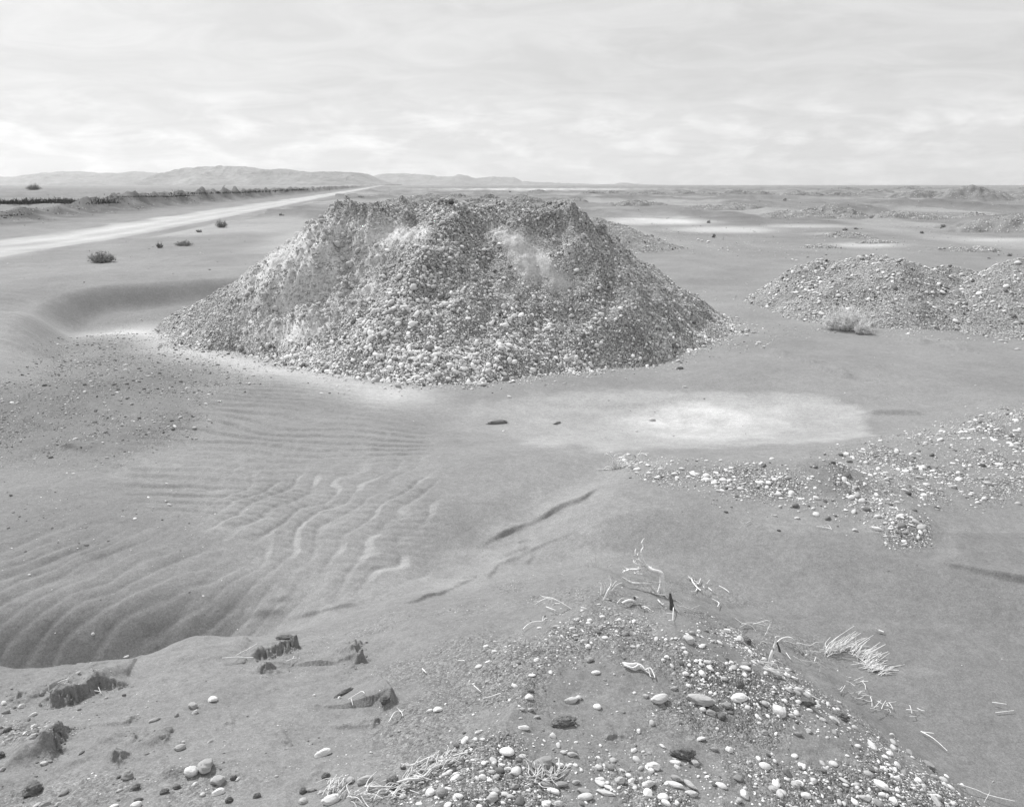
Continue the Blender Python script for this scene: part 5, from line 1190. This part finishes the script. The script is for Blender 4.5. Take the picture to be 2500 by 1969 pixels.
# ------------------------------------------------------------------ far heaps on the plain (left px, right px, foot px, top px, peak position, label)
FH = [
 (1690, 1842, 513, 493, .72, 'peaked far heap right of the largest heap, first in the second row'), (1865, 2105, 539, 512, .30, 'left hump of the long dark heap on the right plain'), (1930, 2110, 536, 496, .50, 'highest hump of the long dark heap on the right plain'), (2120, 2295, 537, 515, .45, 'right hump of the long dark heap on the right plain'),
 (2262, 2345, 534, 526, .4, 'low sandy mound trailing right of the long dark heap'), (2345, 2425, 534, 524, .5, 'second low sandy mound trailing right of the long dark heap'), (2340, 2620, 566, 519, .62, 'gravelly heap rising to the right edge, above the three peaked heap'), (2005, 2130, 584, 567, .4, 'small isolated gravel patch mound on the pale flat'),
 (2290, 2430, 618, 600, .6, 'low gravel mound just behind the three peaked heap'), (2095, 2190, 598, 588, .4, 'tiny flat mound behind the small isolated mound'), (1950, 2050, 606, 594, .4, 'low gravel streak mound left of the tiny flat mound'),
 (1640, 1700, 475, 464, .7, 'far row heap, first right of the gap'), (1700, 1768, 477, 466, .4, 'far row heap, second right of the gap'), (1770, 1838, 478, 464, .5, 'far row heap, third right of the gap'), (1836, 1895, 477, 466, .4, 'far row heap, fourth right of the gap'), (1898, 2000, 480, 463, .55, 'far row heap, fifth and wide, right of the gap'), (2020, 2104, 479, 466, .5, 'far row heap, sixth right of the gap'),
 (2096, 2175, 472, 459, .5, 'far row heap, seventh right of the gap'), (2190, 2325, 483, 458, .5, 'far row heap, long one before the tallest'), (2300, 2475, 491, 456, .55, 'tallest far row heap near the right edge'), (2468, 2560, 481, 467, .5, 'far row heap cut by the right edge'),
 (985, 1105, 501, 481, .5, 'wide low heap behind the left half of the largest heap'), (1128, 1178, 499, 482, .5, 'narrow heap right of the wide low heap behind'), (1172, 1215, 486, 471, .5, 'small pointed heap beyond the narrow one'), (1240, 1330, 497, 479, .45, 'rounded heap behind the middle of the largest heap'), (1340, 1438, 498, 483, .5, 'low heap behind the right end of the largest heap top'),
 (1500, 1606, 503, 485, .5, 'isolated heap right of the largest heap top'), (1665, 1715, 509, 501, .6, 'tiny low mound left of the peaked far heap'), (1425, 1474, 473, 463, .5, 'far heap, first of the four left of the gap'), (1474, 1520, 473, 464, .5, 'far heap, second of the four left of the gap'), (1520, 1628, 476, 464, .55, 'far heap, third and widest left of the gap'),
 (1088, 1145, 483, 471, .5, 'far low heap above the wide low heap'), (1025, 1055, 483, 475, .5, 'tiny far heap beside the white boulder'), (930, 985, 495, 484, .5, 'dark low heap left of the wide low heap'), (1285, 1335, 469, 463, .5, 'faint far heap on the pale flat'),
 (2480, 2560, 462, 455, .5, 'faint heap on the skyline at the right edge'), (2030, 2100, 462, 455, .5, 'faint skyline heap right of centre right'), (2180, 2260, 461, 454, .5, 'faint skyline heap near the tallest far row heap'),
]
for (u0, u1, vb, vt, pk, lab) in FH:
    d0 = float(unproj((u0 + u1) / 2, vb)[1]); d0 = min(d0, 520)
    hw = (u1 - u0) * .5 / F * d0
    dp = d0 + hw * .65; up_ = u0 + (u1 - u0) * pk
    P = pxz(up_, vt, dp); z = max(P[2], .12); hw = (u1 - u0) * .5 / F * dp
    xc = pxz((u0 + u1) / 2, vt, dp)[0]
    sd_ = abs(hash((u0, vb))) % 97
    def hf(x, y, P=P, z=z, hw=hw, xc=xc, dp=dp, sd_=sd_):
        s = (P[0] - xc)
        xr = x - P[0]; wl = hw + s; wr = hw - s
        q = np.where(xr < 0, xr / max(wl, .3), xr / max(wr, .3)); r = np.sqrt(q * q + ((y - dp) / (hw * .62)) ** 2 + 1e-6)
        r = r * .80 + .26 * fbm(x / hw * 1.7, y / hw * 1.7, 3, sd_)
        c = np.clip(1 - r, 0, 1); c2_ = 1 - (1 - c) ** 1.35; return z * (c2_ * .90) + z * .10 * fbm(x / hw * 4, y / hw * 4, 3, sd_ + 3) * np.clip(c * 3, 0, 1) - .3 * z * np.clip(r - 1, 0, .5)
    e = empty('gravel_heap', (P[0], dp, 0)); tag(e, lab, 'gravel heap', 'gravel heaps on the plain')
    st = hw * 3.4 / 80
    xs = np.arange(xc - hw * 1.7, xc + hw * 1.7, st); ys = np.arange(dp - hw * 1.0, dp + hw * 1.0, st)
    Xg, Yg = np.meshgrid(xs, ys); x, y = Xg.ravel(), Yg.ravel(); gz = h_far(x, y); hh = hf(x, y) + gz - .02
    fc = grid_faces(len(ys), len(xs)); keep = (hf(x, y)[fc] > -.10 * z).any(1); fc = fc[keep]; us_ = np.unique(fc); mp = np.full(len(x), -1); mp[us_] = np.arange(len(us_))
    V = np.stack([x, y, hh], 1)[us_]
    obj('earth_body', mesh_np('earth_body', V, mp[fc], M_EARTH, True, {'tone': np.clip(.22 * (1 + .2 * fbm(V[:, 0] / hw * 3, V[:, 1] / hw * 3, 3, sd_)), .1, .4)}), e, (-P[0], -dp, 0))
    n = int(min(1500, 150 * hw * hw + 80))
    x = rng.uniform(xc - hw, xc + hw, n); y = rng.uniform(dp - hw * .65, dp + hw * .1, n)
    hq, nq = normals(hf, x, y, .1); k = (hq > .05 * z) & (rng.uniform(0, 1, n) < .75); x, y, hq, nq = x[k], y[k], hq[k], nq[k]
    if len(x) > 10:
        Pp = np.stack([x, y, hq + h_far(x, y) - .03], 1); s_ = sizes(len(x), .04 + .0002 * dp, .12 + .0006 * dp, 2.4)
        obj('loose_gravel', stones_mesh('loose_gravel', Pp, nq, s_, tones(len(x), .35, .2), np.ones(len(x), int), tiltmax=.6), e, (-P[0], -dp, 0))['kind'] = 'stuff'
# ------------------------------------------------------------------ hills on the horizon
def range_mesh(name, prof, dist, depth, seed, gul):
    """a mountain range: skyline given as (px, px) points, built at its own distance with real depth"""
    p = np.array(prof, float)
    us = np.linspace(p[0, 0], p[-1, 0], 420); vs = np.interp(us, p[:, 0], p[:, 1]); vs = vs - 1.6 * fbm(us / 14, 0 * us, 4, seed + 3, .6) * np.clip((452 - vs) / 12, 0, 1)
    dx, dy, dz = ray(us, vs)
    xs = dx / dy * dist; top = H + dz / dy * dist
    rows = np.linspace(-1, 1, 60)
    X = np.zeros((60, 420)); Y = X.copy(); Z = X.copy()
    for i, r in enumerate(rows):
        yy = dist + depth * r
        X[i] = xs * (1 + .0 * r); Y[i] = yy
        prof_ = (1 - abs(r)) ** .8
        n = fbm(xs / gul, np.full_like(xs, yy) / gul, 5, seed, ridged=True)
        m = fbm(xs / (gul * 2.5), np.full_like(xs, yy) / (gul * 2.5), 3, seed + 9)
        Z[i] = np.clip(top, 2, None) * np.clip(prof_ * (1 + .30 * m * (1 - prof_)) + .26 * n * prof_ * (1 - prof_) * 3, 0, 1.02) - 4
    V = np.stack([X.ravel(), Y.ravel(), Z.ravel()], 1)
    return mesh_np(name, V, grid_faces(60, 420), M_HILL)
HILLS = [
    ('hills', 'pale hazy hills on the horizon at the far left', 8500, 900, [(-260, 432), (-60, 428), (20, 434), (110, 424), (150, 421), (190, 417), (250, 424), (262, 420), (272, 424), (330, 418), (400, 424), (440, 430), (520, 440), (600, 450)], 701, 420),
    ('hills', 'dark flat topped ridge above the road on the horizon', 6000, 800, [(385, 451), (412, 443), (432, 428), (450, 418), (480, 411), (510, 407), (545, 408), (570, 404), (600, 406), (630, 412), (660, 414), (690, 411), (720, 416), (760, 419), (800, 418), (850, 419), (880, 421), (905, 431), (925, 441), (960, 449)], 711, 330),
    ('hills', 'palest hills fading out right of the flat topped ridge', 9500, 900, [(860, 452), (890, 430), (950, 423), (1010, 422), (1060, 428), (1100, 431), (1126, 424), (1160, 434), (1200, 431), (1255, 432), (1275, 442), (1320, 444), (1400, 447), (1470, 449), (1510, 448), (1520, 445), (1535, 447), (1570, 449), (1640, 452)], 721, 420),
    ('hills', 'small dark foothills in front of the pale far left hills', 6500, 500, [(150, 454), (175, 448), (195, 444), (225, 447), (250, 452), (270, 455)], 731, 300),
]
for nm, lab, d, dep, pr, sd, gu in HILLS:
    tag(obj(nm, range_mesh(nm, pr, d, dep, sd, gu)), lab, 'hills', kind='structure')

# ------------------------------------------------------------------ air
def haze():
    import bmesh
    bm = bmesh.new(); bmesh.ops.create_cube(bm, size=1)
    me = bpy.data.meshes.new('haze'); bm.to_mesh(me); bm.free()
    o = obj('haze', me); o.scale = (22400, 22400, 330); o.location = (0, 0, 159)
    m = bpy.data.materials.new('haze_air'); m.use_nodes = True; nt = m.node_tree
    nt.nodes.remove(nt.nodes['Principled BSDF'])
    v = nt.nodes.new('ShaderNodeVolumePrincipled'); v.inputs['Color'].default_value = (.97, .97, .97, 1)
    v.inputs['Density'].default_value = 0.85e-4; v.inputs['Anisotropy'].default_value = .7
    nt.links.new(v.outputs[0], nt.nodes['Material Output'].inputs['Volume'])
    me.materials.append(m); tag(o, 'thin pale haze lying over the plain and the far hills', 'haze', kind='stuff')
    o.visible_shadow = True
HAZE = True
if HAZE: haze()

# ------------------------------------------------------------------ camera, sky, sun
cam = bpy.data.cameras.new('camera'); co = bpy.data.objects.new('camera', cam); COL.objects.link(co)
co.location = (0, 0, H); co.rotation_euler = (math.pi / 2 - PITCH, 0, 0)
cam.sensor_fit = 'HORIZONTAL'; cam.sensor_width = 36; cam.lens = 36 * F / 2500
cam.clip_start = .05; cam.clip_end = 60000
sc.camera = co

SUN_AZ, SUN_EL = R(-46), R(50)            # azimuth from the view direction, negative = left
sd = np.array([math.sin(SUN_AZ) * math.cos(SUN_EL), math.cos(SUN_AZ) * math.cos(SUN_EL), math.sin(SUN_EL)])
sl = bpy.data.lights.new('sun', 'SUN'); so = bpy.data.objects.new('sun', sl); COL.objects.link(so)
sl.energy = 3.2; sl.angle = R(5); sl.color = (1, 1, 1)
from mathutils import Vector
so.rotation_euler = Vector(sd).to_track_quat('Z', 'Y').to_euler()

w = bpy.data.worlds.new('World'); sc.world = w; w.use_nodes = True; nt = w.node_tree
bg = nt.nodes['Background']
sky = nt.nodes.new('ShaderNodeTexSky'); sky.sky_type = 'NISHITA'; sky.sun_disc = False
sky.sun_elevation = SUN_EL; sky.sun_rotation = SUN_AZ
sbw = nt.nodes.new('ShaderNodeRGBToBW'); nt.links.new(sky.outputs[0], sbw.inputs[0])
tc = nt.nodes.new('ShaderNodeTexCoord')
sep = nt.nodes.new('ShaderNodeSeparateXYZ'); nt.links.new(tc.outputs['Generated'], sep.inputs[0])
zc = math_n(nt, 'MAXIMUM', sep.outputs[2], 0.0)
zd = math_n(nt, 'ADD', zc, .16)
px_ = math_n(nt, 'DIVIDE', sep.outputs[0], zd); py_ = math_n(nt, 'DIVIDE', sep.outputs[1], zd)
cb = nt.nodes.new('ShaderNodeCombineXYZ'); nt.links.new(px_, cb.inputs[0]); nt.links.new(py_, cb.inputs[1])
def wn(scale, det, rough, dist, vec):
    n = nt.nodes.new('ShaderNodeTexNoise'); n.inputs['Scale'].default_value = scale; n.inputs['Detail'].default_value = det
    n.inputs['Roughness'].default_value = rough; n.inputs['Distortion'].default_value = dist
    nt.links.new(vec, n.inputs['Vector']); return n.outputs['Fac']
def rng_n(v, a, b, c, d):
    m = nt.nodes.new('ShaderNodeMapRange'); m.inputs[1].default_value = a; m.inputs[2].default_value = b
    m.inputs[3].default_value = c; m.inputs[4].default_value = d; nt.links.new(v, m.inputs[0]); return m.outputs[0]
# thin streaky overcast
mpn = nt.nodes.new('ShaderNodeMapping'); mpn.inputs['Scale'].default_value = (.75, 1.0, 1); mpn.inputs['Rotation'].default_value = (0, 0, R(-24))
nt.links.new(cb.outputs[0], mpn.inputs[0])
n1 = wn(2.7, 9, .62, 1.3, mpn.outputs[0]); n2 = wn(.55, 3, .5, .3, mpn.outputs[0])
cloud = math_n(nt, 'ADD', rng_n(n1, .36, .64, -.6, .6), rng_n(n2, .3, .7, -.55, .55))
# low cumulus bank over the horizon
el_ = math_n(nt, 'MULTIPLY', sep.outputs[2], 11.0)
az_ = math_n(nt, 'ARCTAN2', sep.outputs[0], sep.outputs[1])
az2 = math_n(nt, 'MULTIPLY', az_, 4.2)
cb2 = nt.nodes.new('ShaderNodeCombineXYZ'); nt.links.new(az2, cb2.inputs[0]); nt.links.new(el_, cb2.inputs[1])
n3_ = wn(3.1, 7, .58, .25, cb2.outputs[0])
win = nt.nodes.new('ShaderNodeMapRange'); win.interpolation_type = 'SMOOTHSTEP'
for i, v in enumerate((.04, .13, 1, 0)): win.inputs[i + 1].default_value = v
nt.links.new(sep.outputs[2], win.inputs[0])
cum = math_n(nt, 'MULTIPLY', rng_n(n3_, .46, .68, 0, 1), win.outputs[0])
# the veil is brighter round the hidden sun, duller opposite it
vd = nt.nodes.new('ShaderNodeVectorMath'); vd.operation = 'DOT_PRODUCT'
nt.links.new(tc.outputs['Generated'], vd.inputs[0]); vd.inputs[1].default_value = tuple(sd)
glow = rng_n(vd.outputs['Value'], -1, 1, 5.3, 6.7)
base = math_n(nt, 'MULTIPLY', glow, math_n(nt, 'ADD', math_n(nt, 'MULTIPLY', cloud, .12), 1.0))
base = math_n(nt, 'MULTIPLY', base, math_n(nt, 'ADD', math_n(nt, 'MULTIPLY', cum, .42), 1.0))
hz = nt.nodes.new('ShaderNodeMapRange'); hz.interpolation_type = 'SMOOTHSTEP'
for i, v in enumerate((0., .16, .99, 1.0)): hz.inputs[i + 1].default_value = v
nt.links.new(sep.outputs[2], hz.inputs[0]); base = math_n(nt, 'MULTIPLY', base, hz.outputs[0])
mix = nt.nodes.new('ShaderNodeMix'); mix.inputs[0].default_value = .93
nt.links.new(sbw.outputs[0], mix.inputs[2]); nt.links.new(base, mix.inputs[3])
cc = nt.nodes.new('ShaderNodeCombineColor')
for i in range(3): nt.links.new(mix.outputs[0], cc.inputs[i])
nt.links.new(cc.outputs[0], bg.inputs['Color']); bg.inputs['Strength'].default_value = .090

sc.view_settings.view_transform = 'Standard'; sc.view_settings.look = 'None'
sc.view_settings.exposure = .42; sc.view_settings.gamma = 1
sc.render.engine = 'CYCLES'
sc.cycles.max_bounces = 4; sc.cycles.diffuse_bounces = 3; sc.cycles.volume_bounces = 2; sc.cycles.glossy_bounces = 1
sc.cycles.use_adaptive_sampling = True; sc.cycles.adaptive_threshold = .015
